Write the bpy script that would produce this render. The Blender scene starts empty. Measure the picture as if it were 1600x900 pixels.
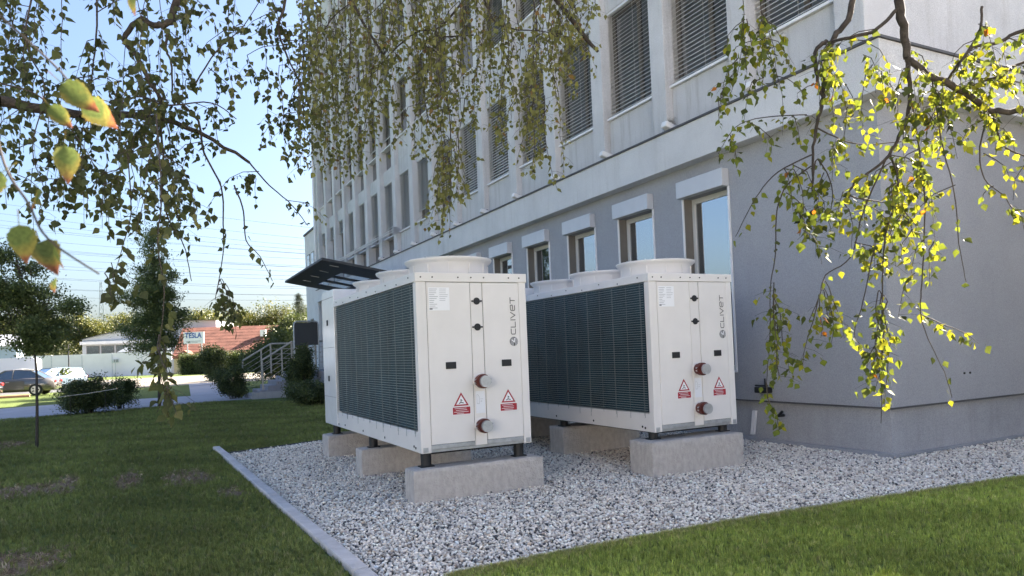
import bpy, bmesh, math, random
import numpy as np
from mathutils import Vector, Matrix, Euler

R = math.radians
rng = random.Random(11)
nrg = np.random.default_rng(5)
SC = bpy.context.scene
COL = SC.collection

# ------------------------------------------------------------------ camera
cam_d = bpy.data.cameras.new('camera')
cam = bpy.data.objects.new('camera', cam_d)
COL.objects.link(cam)
SC.camera = cam
YAW, PITCH, ROLL, EYE = 0.473, 0.0237, -0.0398, 1.424
f0 = Vector((math.sin(YAW), math.cos(YAW), 0)); r0 = Vector((math.cos(YAW), -math.sin(YAW), 0)); u0 = Vector((0, 0, 1))
fw = f0 * math.cos(PITCH) + u0 * math.sin(PITCH)
up = -f0 * math.sin(PITCH) + u0 * math.cos(PITCH)
rt = r0 * math.cos(ROLL) + up * math.sin(ROLL)
uu = -r0 * math.sin(ROLL) + up * math.cos(ROLL)
m3 = Matrix((rt, uu, -fw)).transposed()
cam.matrix_world = Matrix.Translation((0, 0, EYE)) @ m3.to_4x4()
cam_d.sensor_width = 36.0
cam_d.lens = 36.0 * 1103.2 / 1600.0
cam_d.shift_y = (522.0 - 450.0) / 1600.0
cam_d.clip_start = 0.05
cam_d.clip_end = 3000.0
cam_d.dof.use_dof = True
cam_d.dof.focus_distance = 7.0
cam_d.dof.aperture_fstop = 6.0

# ------------------------------------------------------------------ sky, sun, exposure
SUN_AZ = math.atan2(1.0, 0.15)          # from +Y towards +X
SUN_EL = R(33)
w = bpy.data.worlds.new('World'); SC.world = w; w.use_nodes = True
nt = w.node_tree; nt.nodes.clear()
sky = nt.nodes.new('ShaderNodeTexSky'); sky.sky_type = 'NISHITA'; sky.sun_disc = False
sky.sun_elevation = SUN_EL; sky.sun_rotation = SUN_AZ
sky.altitude = 0; sky.air_density = 1.0; sky.dust_density = 3.8; sky.ozone_density = 4.0
bg = nt.nodes.new('ShaderNodeBackground'); bg.inputs['Strength'].default_value = 0.05
wo = nt.nodes.new('ShaderNodeOutputWorld')
nt.links.new(sky.outputs[0], bg.inputs[0]); nt.links.new(bg.outputs[0], wo.inputs[0])
sun_d = bpy.data.lights.new('sun', 'SUN'); sun_d.energy = 5.0; sun_d.angle = R(0.5); sun_d.color = (1.0, 0.93, 0.82)
sun = bpy.data.objects.new('sun', sun_d); COL.objects.link(sun)
sdir = Vector((math.sin(SUN_AZ) * math.cos(SUN_EL), math.cos(SUN_AZ) * math.cos(SUN_EL), math.sin(SUN_EL)))
sun.rotation_euler = sdir.to_track_quat('Z', 'Y').to_euler()
sun.location = (30, 0, 40)
SC.view_settings.view_transform = 'Standard'
SC.view_settings.look = 'None'
SC.view_settings.gamma = 1.0
SC.view_settings.use_curve_mapping = False
SC.view_settings.exposure = 2.97
SC.view_settings.use_white_balance = True
SC.view_settings.white_balance_temperature = 6750
SC.view_settings.white_balance_tint = 11
SC.cycles.max_bounces = 6
SC.cycles.diffuse_bounces = 3
SC.cycles.glossy_bounces = 3
SC.cycles.transmission_bounces = 4
SC.cycles.transparent_max_bounces = 8

# ------------------------------------------------------------------ materials
def mat(name, col, rough=0.6, metal=0.0, var=0.0, vscale=3.0, bump=0.0, bscale=60.0, spec=0.5, col2=None, detail=6.0, coat=0.0, stretch=None):
    m = bpy.data.materials.new(name); m.use_nodes = True
    t = m.node_tree; b = t.nodes['Principled BSDF']
    b.inputs['Roughness'].default_value = rough; b.inputs['Metallic'].default_value = metal
    b.inputs['Specular IOR Level'].default_value = spec
    b.inputs['Coat Weight'].default_value = coat
    b.inputs['Base Color'].default_value = (*col, 1)
    tc = t.nodes.new('ShaderNodeTexCoord'); src = tc.outputs['Object']
    if stretch:
        mp = t.nodes.new('ShaderNodeMapping'); mp.inputs['Scale'].default_value = stretch
        t.links.new(src, mp.inputs['Vector']); src = mp.outputs[0]
    if var or col2:
        n = t.nodes.new('ShaderNodeTexNoise'); n.inputs['Scale'].default_value = vscale; n.inputs['Detail'].default_value = detail
        n.inputs['Roughness'].default_value = 0.62
        t.links.new(src, n.inputs['Vector'])
        rp = t.nodes.new('ShaderNodeValToRGB')
        rp.color_ramp.elements[0].position = 0.33; rp.color_ramp.elements[1].position = 0.67
        if col2:
            a, c = col, col2
        else:
            a = tuple(x * (1 - var) for x in col); c = tuple(min(1, x * (1 + var)) for x in col)
        rp.color_ramp.elements[0].color = (*a, 1); rp.color_ramp.elements[1].color = (*c, 1)
        t.links.new(n.outputs['Fac'], rp.inputs[0]); t.links.new(rp.outputs[0], b.inputs['Base Color'])
    if bump:
        n2 = t.nodes.new('ShaderNodeTexNoise'); n2.inputs['Scale'].default_value = bscale; n2.inputs['Detail'].default_value = 4
        t.links.new(tc.outputs['Object'], n2.inputs['Vector'])
        bp = t.nodes.new('ShaderNodeBump'); bp.inputs['Strength'].default_value = bump; bp.inputs['Distance'].default_value = 0.02
        t.links.new(n2.outputs['Fac'], bp.inputs['Height']); t.links.new(bp.outputs[0], b.inputs['Normal'])
    return m

def tint_mat(name, rough=0.6, transl=0.0, inst=True, spec=0.4, gain=1.0, tgain=1.6):
    """surface whose own colour differs from piece to piece (per instance attribute or object colour)"""
    m = bpy.data.materials.new(name); m.use_nodes = True
    t = m.node_tree; b = t.nodes['Principled BSDF']; b.inputs['Roughness'].default_value = rough
    b.inputs['Specular IOR Level'].default_value = spec
    if inst:
        a = t.nodes.new('ShaderNodeAttribute'); a.attribute_type = 'INSTANCER'; a.attribute_name = 'tint'; c = a.outputs['Color']
    else:
        a = t.nodes.new('ShaderNodeObjectInfo'); c = a.outputs['Color']
    t.links.new(c, b.inputs['Base Color'])
    if transl:
        out = t.nodes['Material Output']
        tr = t.nodes.new('ShaderNodeBsdfTranslucent')
        hs = t.nodes.new('ShaderNodeMix'); hs.data_type = 'RGBA'; hs.blend_type = 'MULTIPLY'
        hs.inputs['Factor'].default_value = 1.0
        hs.inputs['B'].default_value = (tgain * 1.05, tgain, tgain * 0.55, 1)
        t.links.new(c, hs.inputs['A']); t.links.new(hs.outputs['Result'], tr.inputs['Color'])
        mx = t.nodes.new('ShaderNodeMixShader'); mx.inputs[0].default_value = transl
        t.links.new(b.outputs[0], mx.inputs[1]); t.links.new(tr.outputs[0], mx.inputs[2]); t.links.new(mx.outputs[0], out.inputs['Surface'])
    return m

def facade_mat(name, col, dirt, bscale=110, bump=0.5, var=0.08):
    """roughcast render with rain streaks of its own"""
    m = mat(name, col, rough=0.9, var=var, vscale=1.3, bump=bump, bscale=bscale, spec=0.2)
    t = m.node_tree; b = t.nodes['Principled BSDF']
    base = b.inputs['Base Color'].links[0].from_socket
    tc = t.nodes.new('ShaderNodeTexCoord'); mp = t.nodes.new('ShaderNodeMapping'); mp.inputs['Scale'].default_value = (6, 6, 0.5)
    t.links.new(tc.outputs['Object'], mp.inputs['Vector'])
    n = t.nodes.new('ShaderNodeTexNoise'); n.inputs['Scale'].default_value = 1.0; n.inputs['Detail'].default_value = 8; n.inputs['Roughness'].default_value = .7
    t.links.new(mp.outputs[0], n.inputs['Vector'])
    rp = t.nodes.new('ShaderNodeValToRGB'); rp.color_ramp.elements[0].position = 0.52; rp.color_ramp.elements[1].position = 0.8
    rp.color_ramp.elements[0].color = (0, 0, 0, 1); rp.color_ramp.elements[1].color = (dirt, dirt, dirt, 1)
    t.links.new(n.outputs['Fac'], rp.inputs[0])
    mx = t.nodes.new('ShaderNodeMix'); mx.data_type = 'RGBA'
    t.links.new(rp.outputs[0], mx.inputs['Factor']); t.links.new(base, mx.inputs['A'])
    mx.inputs['B'].default_value = (col[0] * .45, col[1] * .42, col[2] * .36, 1)
    # fine speckle of the aggregate
    n3 = t.nodes.new('ShaderNodeTexNoise'); n3.inputs['Scale'].default_value = 90; n3.inputs['Detail'].default_value = 3
    t.links.new(tc.outputs['Object'], n3.inputs['Vector'])
    mr = t.nodes.new('ShaderNodeMapRange'); mr.inputs['From Min'].default_value = .3; mr.inputs['From Max'].default_value = .7
    mr.inputs['To Min'].default_value = .82; mr.inputs['To Max'].default_value = 1.14
    t.links.new(n3.outputs['Fac'], mr.inputs['Value'])
    m2 = t.nodes.new('ShaderNodeMix'); m2.data_type = 'RGBA'; m2.blend_type = 'MULTIPLY'; m2.inputs['Factor'].default_value = 1
    t.links.new(mx.outputs['Result'], m2.inputs['A']); t.links.new(mr.outputs[0], m2.inputs['B'])
    t.links.new(m2.outputs['Result'], b.inputs['Base Color'])
    return m

def glass_mat(name, tint=(0.02, 0.025, 0.03), rough=0.02, mirror=5.0):
    """window pane: mirror-like outside with a dim room behind"""
    m = bpy.data.materials.new(name); m.use_nodes = True
    t = m.node_tree; b = t.nodes['Principled BSDF']
    b.inputs['Base Color'].default_value = (*tint, 1); b.inputs['Roughness'].default_value = rough
    b.inputs['IOR'].default_value = 1.5
    gl = t.nodes.new('ShaderNodeBsdfGlossy'); gl.inputs['Roughness'].default_value = rough; gl.inputs['Color'].default_value = (.86, .90, .93, 1)
    fr = t.nodes.new('ShaderNodeFresnel'); fr.inputs['IOR'].default_value = mirror
    mx = t.nodes.new('ShaderNodeMixShader'); t.links.new(fr.outputs[0], mx.inputs[0]); t.links.new(b.outputs[0], mx.inputs[1]); t.links.new(gl.outputs[0], mx.inputs[2])
    t.links.new(mx.outputs[0], t.nodes['Material Output'].inputs['Surface'])
    return m

K = {}
K['cream'] = mat('cream_powder_coat', (0.73, 0.695, 0.665), 0.38, var=0.035, vscale=2.5, spec=0.45)
K['foil'] = mat('glossy_white_film', (0.78, 0.77, 0.76), 0.16, var=0.03, vscale=6, bump=0.10, bscale=7, spec=0.6)
K['galv'] = mat('galvanised_steel', (0.45, 0.46, 0.48), 0.42, metal=0.7, var=0.15, vscale=14)
K['black'] = mat('black_rubber', (0.012, 0.012, 0.013), 0.6)
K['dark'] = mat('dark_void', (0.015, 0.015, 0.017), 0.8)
K['ink'] = mat('grey_print', (0.09, 0.085, 0.085), 0.5)
K['seam'] = mat('seam_shadow_gap', (0.10, 0.09, 0.085), 0.8)
K['paper'] = mat('white_label', (0.82, 0.82, 0.83), 0.5)
K['print'] = mat('label_print', (0.25, 0.25, 0.26), 0.6)
K['red'] = mat('warning_red', (0.36, 0.018, 0.03), 0.5)
K['redpaint'] = mat('red_coupling', (0.105, 0.024, 0.018), 0.45, var=0.25, vscale=20)
K['fin'] = mat('coil_fin', (0.011, 0.046, 0.064), 0.5, metal=0.2, var=0.35, vscale=2.5)
K['wire'] = mat('guard_wire', (0.55, 0.58, 0.58), 0.35, metal=0.2)
K['stay'] = mat('guard_stay', (0.20, 0.22, 0.22), 0.45, metal=0.2)
K['concrete'] = mat('cast_concrete', (0.42, 0.38, 0.35), 0.9, col2=(0.56, 0.52, 0.48), vscale=16.0, bump=0.8, bscale=55, spec=0.2, stretch=(1.2, 1.2, .7), detail=10)
K['kerb'] = mat('kerb_concrete', (0.53, 0.50, 0.49), 0.9, var=0.14, vscale=7, bump=0.4, bscale=90, spec=0.2)
K['edging'] = mat('pale_edging', (0.50, 0.45, 0.33), 0.85, var=0.2, vscale=5, bump=.3)
K['wall_g'] = facade_mat('blue_grey_render', (0.345, 0.35, 0.372), 0.10, 130, 0.35, 0.05)
K['plinth'] = facade_mat('plinth_render', (0.36, 0.365, 0.385), 0.28, 60, 0.25, 0.10)
K['wall_u'] = facade_mat('pale_roughcast', (0.56, 0.555, 0.56), 0.65, 120, 0.7, 0.08)
K['ledge'] = facade_mat('ledge_roughcast', (0.66, 0.655, 0.655), 0.30, 110, 0.7, 0.07)
K['pil'] = facade_mat('pilaster_roughcast', (0.60, 0.595, 0.60), 0.50, 120, 0.6, 0.07)
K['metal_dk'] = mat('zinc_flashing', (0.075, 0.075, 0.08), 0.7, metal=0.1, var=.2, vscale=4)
K['alu'] = mat('white_aluminium', (0.74, 0.73, 0.73), 0.45, var=.04, vscale=3)
K['shutter'] = mat('shutter_aluminium', (0.52, 0.53, 0.56), 0.4, var=.04, vscale=3)
K['board'] = mat('slate_board', (0.05, 0.052, 0.056), 0.5)
K['frame'] = mat('brown_window_frame', (0.16, 0.145, 0.13), 0.5)
K['framew'] = mat('pale_window_frame', (0.55, 0.54, 0.52), 0.5)
K['reveal'] = mat('dark_reveal', (0.16, 0.145, 0.125), 0.8, var=.1)
K['slat'] = mat('blind_slat', (0.62, 0.61, 0.60), 0.4, metal=.1, var=.08, vscale=2)
K['glass'] = glass_mat('window_glass')
K['glassd'] = glass_mat('dark_spandrel_glass', (0.055, 0.05, 0.052), 0.12, 1.6)
K['canopy'] = mat('dark_canopy_sheet', (0.022, 0.024, 0.027), 0.5)
K['steel'] = mat('stainless_rod', (0.5, 0.5, 0.52), 0.3, metal=.8)
K['rail'] = mat('beige_painted_rail', (0.42, 0.385, 0.33), 0.55)
K['step'] = mat('stair_stone', (0.26, 0.26, 0.29), 0.85, var=.12, bump=.2)
K['paving'] = mat('lilac_paving', (0.30, 0.30, 0.34), 0.9, var=.10, vscale=1.2, bump=.3, bscale=30)
K['road'] = mat('sandy_road', (0.19, 0.165, 0.135), 0.95, var=.12, vscale=.6, bump=.2, bscale=8)
K['asph'] = mat('asphalt', (0.075, 0.075, 0.078), 0.95, var=.2, vscale=1, bump=.3)
K['redpave'] = mat('reddish_kerb', (0.40, 0.20, 0.15), 0.9, var=.15)
K['whitewall'] = mat('white_painted_wall', (0.84, 0.77, 0.80), 0.9, var=.05, vscale=.5)
K['hallw'] = mat('pale_cladding', (0.45, 0.47, 0.50), 0.7, var=.05)
K['hallroof'] = mat('grey_barrel_roof', (0.30, 0.32, 0.36), 0.6, var=.08)
K['tile'] = mat('red_roof_tile', (0.185, 0.075, 0.052), 0.9, var=.25, vscale=.8, bump=.4, bscale=12)
K['housew'] = mat('ochre_render', (0.52, 0.40, 0.26), 0.9, var=.1)
K['signb'] = mat('sign_blue', (0.02, 0.09, 0.32), 0.5)
K['white'] = mat('white_paint', (0.78, 0.78, 0.79), 0.5, var=.03)
K['tyre'] = mat('tyre', (0.02, 0.02, 0.02), 0.8)
K['rim'] = mat('alloy_rim', (0.6, 0.6, 0.62), 0.3, metal=.6)
K['carsilver'] = mat('grey_brown_car_paint', (0.14, 0.13, 0.125), 0.25, metal=.35, coat=1.0)
K['carblue'] = mat('blue_grey_car_paint', (0.16, 0.22, 0.28), 0.25, metal=.3, coat=1.0)
K['carwhite'] = mat('white_car_paint', (0.75, 0.75, 0.75), 0.25, coat=1.0)
K['carblack'] = mat('black_car_paint', (0.02, 0.02, 0.022), 0.2, coat=1.0)
K['carglass'] = glass_mat('car_glass', (0.02, 0.03, 0.04), .02, 2.0)
K['lampred'] = mat('tail_lamp', (0.35, 0.02, 0.02), 0.3)
K['bark'] = mat('birch_bark', (0.022, 0.016, 0.012), 0.9, col2=(0.065, 0.050, 0.040), vscale=18, bump=.5, bscale=60)
K['barkw'] = mat('white_birch_bark', (0.06, 0.05, 0.045), 0.85, col2=(0.55, 0.52, 0.48), vscale=6, bump=.4, bscale=30, stretch=(1, 1, 3))
K['twig'] = mat('twig_bark', (0.045, 0.033, 0.027), 0.85)
K['trunk'] = mat('grey_bark', (0.06, 0.05, 0.04), 0.9, var=.3, vscale=15, bump=.4)
K['leaf_i'] = tint_mat('birch_leaf_scatter', 0.6, 0.5, True, tgain=1.35, spec=.25)
K['leaf_o'] = tint_mat('birch_leaf', 0.6, 0.5, False, tgain=1.35, spec=.25)
K['fol_i'] = tint_mat('shrub_leaf_scatter', 0.5, 0.25, True, tgain=1.5)
K['grass_i'] = tint_mat('grass_blade', 0.6, 0.0, True, spec=.25)
K['pebble_i'] = tint_mat('pebble', 0.75, 0, True, spec=.3)
K['soilcore'] = mat('dark_foliage_core', (0.010, 0.014, 0.006), 1.0)

# ------------------------------------------------------------------ building helpers
def put(o, parent=None):
    COL.objects.link(o)
    if parent is not None: o.parent = parent
    return o
def tag(o, label=None, cat=None, group=None, kind=None):
    if label: o['label'] = label
    if cat: o['category'] = cat
    if group: o['group'] = group
    if kind: o['kind'] = kind
    return o
def empty(name, loc=(0, 0, 0), parent=None):
    o = bpy.data.objects.new(name, None); o.empty_display_size = .1; o.location = loc
    return put(o, parent)

class MB:
    def __init__(s): s.v = []; s.f = []; s.sm = []
    def add(s, vs, fs, smooth=False):
        n = len(s.v); s.v += [tuple(p) for p in vs]
        for f in fs: s.f.append(tuple(i + n for i in f)); s.sm.append(smooth)
        return s
    def box(s, x0, x1, y0, y1, z0, z1, bev=0.0):
        if bev <= 0:
            s.add([(x0, y0, z0), (x1, y0, z0), (x1, y1, z0), (x0, y1, z0), (x0, y0, z1), (x1, y0, z1), (x1, y1, z1), (x0, y1, z1)],
                  [(3, 2, 1, 0), (4, 5, 6, 7), (0, 1, 5, 4), (1, 2, 6, 5), (2, 3, 7, 6), (3, 0, 4, 7)])
        else:
            b = min(bev, (x1 - x0) * .45, (y1 - y0) * .45, (z1 - z0) * .45)
            bm = bmesh.new(); r = bmesh.ops.create_cube(bm, size=1)
            for v in bm.verts:
                v.co = Vector((x0 if v.co.x < 0 else x1, y0 if v.co.y < 0 else y1, z0 if v.co.z < 0 else z1))
            bmesh.ops.bevel(bm, geom=list(bm.edges), offset=b, segments=2, affect='EDGES', profile=.5)
            bm.verts.index_update()
            s.add([v.co[:] for v in bm.verts], [[v.index for v in f.verts] for f in bm.faces]); bm.free()
        return s
    def obox(s, c, ax, ay, az):
        """box about centre c with half-axis vectors"""
        c = Vector(c); ax = Vector(ax); ay = Vector(ay); az = Vector(az)
        vs = [c + ax * i + ay * j + az * k for k in (-1, 1) for j in (-1, 1) for i in (-1, 1)]
        s.add(vs, [(0, 2, 3, 1), (4, 5, 7, 6), (0, 1, 5, 4), (2, 6, 7, 3), (0, 4, 6, 2), (1, 3, 7, 5)]); return s
    def cyl(s, c, axis, r, h, n=20, r2=None, cap=True, smooth=True):
        """cylinder from c along axis for length h"""
        axis = Vector(axis).normalized(); a = axis.orthogonal().normalized(); b = axis.cross(a)
        r2 = r if r2 is None else r2; c = Vector(c); vs = []
        for k, (rr, t) in enumerate(((r, 0), (r2, h))):
            for i in range(n):
                an = 2 * math.pi * i / n; vs.append(c + axis * t + (a * math.cos(an) + b * math.sin(an)) * rr)
        s.add(vs, [(i, (i + 1) % n, n + (i + 1) % n, n + i) for i in range(n)], smooth)
        if cap:
            s.add(vs[:n], [tuple(range(n - 1, -1, -1))]); s.add(vs[n:], [tuple(range(n))])
        return s
    def tube(s, pts, r0, r1=None, n=6, cap=False):
        r1 = r0 if r1 is None else r1; pts = [Vector(p) for p in pts]; m = len(pts); vs = []
        t0 = (pts[1] - pts[0]).normalized(); a = t0.orthogonal().normalized()
        for i, p in enumerate(pts):
            t = (pts[min(i + 1, m - 1)] - pts[max(i - 1, 0)]).normalized()
            a = (a - t * a.dot(t)); a = a.normalized() if a.length > 1e-6 else t.orthogonal().normalized()
            b = t.cross(a); rr = r0 + (r1 - r0) * i / (m - 1)
            for k in range(n):
                an = 2 * math.pi * k / n; vs.append(p + (a * math.cos(an) + b * math.sin(an)) * rr)
        fs = [(i * n + k, i * n + (k + 1) % n, (i + 1) * n + (k + 1) % n, (i + 1) * n + k) for i in range(m - 1) for k in range(n)]
        s.add(vs, fs, n > 4)
        if cap: s.add(vs[:n], [tuple(range(n - 1, -1, -1))]); s.add(vs[-n:], [tuple(range(n))])
        return s
    def lathe(s, c, prof, n=40, smooth=True):
        c = Vector(c); m = len(prof); vs = []
        for (r, z) in prof:
            for i in range(n):
                an = 2 * math.pi * i / n; vs.append(c + Vector((r * math.cos(an), r * math.sin(an), z)))
        s.add(vs, [(j * n + i, j * n + (i + 1) % n, (j + 1) * n + (i + 1) % n, (j + 1) * n + i) for j in range(m - 1) for i in range(n)], smooth); return s
    def quad(s, a, b, c, d): s.add([a, b, c, d], [(0, 1, 2, 3)]); return s
    def poly(s, pts): s.add(pts, [tuple(range(len(pts)))]); return s
    def prism(s, pts, vec):
        """extrude a closed polygon by vec"""
        n = len(pts); v = Vector(vec); p = [Vector(q) for q in pts]
        s.add(p + [q + v for q in p], [tuple(range(n - 1, -1, -1)), tuple(range(n, 2 * n))] + [(i, (i + 1) % n, n + (i + 1) % n, n + i) for i in range(n)]); return s
    def mesh(s, name, material):
        me = bpy.data.meshes.new(name); me.from_pydata(s.v, [], s.f)
        me.polygons.foreach_set('use_smooth', s.sm)
        if material is not None: me.materials.append(material)
        me.update(); return me
    def build(s, name, material, parent=None, loc=None):
        o = bpy.data.objects.new(name, s.mesh(name, material))
        if loc is not None: o.location = loc
        return put(o, parent)

def inst(name, me, parent, loc=(0, 0, 0), rot=None, scale=None):
    o = bpy.data.objects.new(name, me); o.location = loc
    if rot is not None: o.rotation_euler = rot
    if scale is not None: o.scale = scale if hasattr(scale, '__len__') else (scale,) * 3
    return put(o, parent)

def copy_tree(o, parent=None):
    c = o.copy(); COL.objects.link(c); c.parent = parent
    for ch in list(o.children): copy_tree(ch, c)
    return c

def cr(pts, n=6):
    """Catmull-Rom through points"""
    P = [Vector(p) for p in pts]
    if len(P) < 3: return [P[0].lerp(P[-1], i / n) for i in range(n + 1)]
    out = []
    for i in range(len(P) - 1):
        p0 = P[max(i - 1, 0)]; p1 = P[i]; p2 = P[i + 1]; p3 = P[min(i + 2, len(P) - 1)]
        for k in range(n):
            t = k / n
            out.append(0.5 * ((2 * p1) + (p2 - p0) * t + (2 * p0 - 5 * p1 + 4 * p2 - p3) * t * t + (3 * p1 - p0 - 3 * p2 + p3) * t ** 3))
    out.append(P[-1]); return out

def scatter(name, P, Rt, S, T, V, sources, parent=None, kind='stuff'):
    """one object holding many small pieces: its vertices carry rotation, size, tint and kind of each piece"""
    n = len(P); me = bpy.data.meshes.new(name); me.vertices.add(n)
    me.vertices.foreach_set('co', np.asarray(P, dtype=np.float32).ravel())
    for nm, arr in (('rot', Rt), ('scl', S), ('tint', T)):
        a = me.attributes.new(nm, 'FLOAT_VECTOR', 'POINT'); a.data.foreach_set('vector', np.asarray(arr, dtype=np.float32).ravel())
    a = me.attributes.new('vid', 'INT', 'POINT'); a.data.foreach_set('value', np.asarray(V, dtype=np.int32))
    me.update()
    o = bpy.data.objects.new(name, me); put(o, parent)
    g = bpy.data.node_groups.new(name + '_pieces', 'GeometryNodeTree')
    g.interface.new_socket('Geometry', in_out='INPUT', socket_type='NodeSocketGeometry')
    g.interface.new_socket('Geometry', in_out='OUTPUT', socket_type='NodeSocketGeometry')
    N = g.nodes; gi = N.new('NodeGroupInput'); go = N.new('NodeGroupOutput')
    j = N.new('GeometryNodeJoinGeometry')
    for sme in sources:
        so = bpy.data.objects.new(sme.name, sme)
        oi = N.new('GeometryNodeObjectInfo'); oi.inputs['Object'].default_value = so; oi.inputs['As Instance'].default_value = True
        g.links.new(oi.outputs['Geometry'], j.inputs[0])
    ip = N.new('GeometryNodeInstanceOnPoints'); ip.inputs['Pick Instance'].default_value = True
    def na(nm, ty):
        q = N.new('GeometryNodeInputNamedAttribute'); q.data_type = ty; q.inputs['Name'].default_value = nm; return q.outputs['Attribute']
    e2 = N.new('FunctionNodeEulerToRotation'); g.links.new(na('rot', 'FLOAT_VECTOR'), e2.inputs[0])
    g.links.new(gi.outputs[0], ip.inputs['Points']); g.links.new(j.outputs[0], ip.inputs['Instance'])
    g.links.new(na('vid', 'INT'), ip.inputs['Instance Index']); g.links.new(e2.outputs[0], ip.inputs['Rotation']); g.links.new(na('scl', 'FLOAT_VECTOR'), ip.inputs['Scale'])
    g.links.new(ip.outputs[0], go.inputs[0])
    md = o.modifiers.new('pieces', 'NODES'); md.node_group = g
    if kind: o['kind'] = kind
    return o

# ================================================================== SETTING: ground
XB, YC = 7.63, 5.314
GRAVEL = [(1.27, 3.9), (1.65, 4.260), (1.93, 4.280), (2.55, 4.295), (3.33, 4.285), (4.14, 4.252), (5.14, 4.173), (6.26, 4.047), (7.53, 3.910), (10.00, 3.620), (13.40, 3.300), (13.5, 5.3), (7.66, 5.3), (7.66, 13.3), (2.54, 12.34), (1.02, 11.72)]
PATCH = [(-2.55, 16.4, .45, .9), (-1.45, 10.1, .35, .55), (-1.0, 10.2, .20, .8), (-0.3, 10.1, .17, .85), (0.38, 9.75, .30, .75), (0.74, 8.3, .14, .35), (-0.9, 6.35, .34, .45)]

def lawn_material():
    m = mat('lawn_ground', (0.085, 0.115, 0.035), 1.0, col2=(0.12, 0.15, 0.05), vscale=2.2, bump=.8, bscale=45, spec=.1)
    t = m.node_tree; b = t.nodes['Principled BSDF']; base = b.inputs['Base Color'].links[0].from_socket
    tc = t.nodes.new('ShaderNodeTexCoord'); acc = None
    nz = t.nodes.new('ShaderNodeTexNoise'); nz.inputs['Scale'].default_value = 5; nz.inputs['Detail'].default_value = 6
    t.links.new(tc.outputs['Object'], nz.inputs['Vector'])
    for (x, y, rx, ry) in PATCH:
        mp = t.nodes.new('ShaderNodeMapping'); mp.inputs['Location'].default_value = (-x / rx, -y / ry, 0); mp.inputs['Scale'].default_value = (1 / rx, 1 / ry, 0)
        t.links.new(tc.outputs['Object'], mp.inputs['Vector'])
        ln = t.nodes.new('ShaderNodeVectorMath'); ln.operation = 'LENGTH'; t.links.new(mp.outputs[0], ln.inputs[0])
        ad = t.nodes.new('ShaderNodeMath'); ad.operation = 'SUBTRACT'; t.links.new(ln.outputs['Value'], ad.inputs[0]); t.links.new(nz.outputs['Fac'], ad.inputs[1])
        if acc is None: acc = ad.outputs[0]
        else:
            mi = t.nodes.new('ShaderNodeMath'); mi.operation = 'MINIMUM'; t.links.new(acc, mi.inputs[0]); t.links.new(ad.outputs[0], mi.inputs[1]); acc = mi.outputs[0]
    mr = t.nodes.new('ShaderNodeMapRange'); mr.inputs['From Min'].default_value = .25; mr.inputs['From Max'].default_value = .6; mr.inputs['To Min'].default_value = 1; mr.inputs['To Max'].default_value = 0
    t.links.new(acc, mr.inputs['Value'])
    n2 = t.nodes.new('ShaderNodeTexNoise'); n2.inputs['Scale'].default_value = 38; n2.inputs['Detail'].default_value = 5
    t.links.new(tc.outputs['Object'], n2.inputs['Vector'])
    rp = t.nodes.new('ShaderNodeValToRGB'); rp.color_ramp.elements[0].color = (0.11, 0.075, 0.052, 1); rp.color_ramp.elements[1].color = (0.34, 0.255, 0.175, 1)
    rp.color_ramp.elements[0].position = .35; rp.color_ramp.elements[1].position = .70
    t.links.new(n2.outputs['Fac'], rp.inputs[0])
    mx = t.nodes.new('ShaderNodeMix'); mx.data_type = 'RGBA'; t.links.new(mr.outputs[0], mx.inputs['Factor']); t.links.new(base, mx.inputs['A']); t.links.new(rp.outputs[0], mx.inputs['B'])
    t.links.new(mx.outputs['Result'], b.inputs['Base Color'])
    return m
g = MB(); g.quad((-1500, -1500, 0), (1500, -1500, 0), (1500, 1500, 0), (-1500, 1500, 0)); tag(g.build('ground', lawn_material()), kind='structure')
g = MB(); g.poly([(x, y, 0.004) for x, y in GRAVEL])
tag(g.build('gravel_bed', mat('gravel_bed_soil', (0.03, 0.028, 0.026), 1.0, var=.4, vscale=40)), kind='structure')
def sheet(name, pts, z, m): tag(MB().poly([(x, y, z) for x, y in pts]).build(name, m), kind='structure')
sheet('added_bounce_yard', [(-60, -60), (60, -60), (60, -1.5), (-60, -1.5)], .004, mat('pale_bounce_concrete', (.36, .345, .33), .9, var=.08, vscale=.7))  # unseen pale yard added behind the camera to bounce sunlight forward
sheet('path', [(-14, 22.6), (-8, 24.0), (-3.89, 24.7), (-2.35, 25.8), (-1.04, 26.2), (.11, 27.1), (2.14, 28.1), (3.6, 28.3), (3.4, 34.0), (.15, 34.2), (-1.98, 34.3), (-5.13, 32.8), (-14, 31.5)], .004, K['paving'])
sheet('side_path', [(1.5, 34.15), (3.4, 34.0), (4.4, 55.5), (2.3, 54.6)], .006, K['paving'])
sheet('road', [(-90, 44), (-7, 50.5), (4, 53), (60, 58), (60, 92), (-90, 88)], .004, K['road'])
sheet('car_park', [(-90, 45.5), (-8.5, 51.5), (-4.6, 50.6), (-3.4, 56), (-3, 78), (-90, 80)], .010, K['asph'])
k = MB(); k.box(-30, -4.2, 45.0, 45.25, 0, .12, .01)
ko = k.build('kerb_stone', K['redpave']); ko.rotation_euler.z = R(2); tag(ko, 'reddish kerb running in front of the parked cars', 'kerb')

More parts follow.
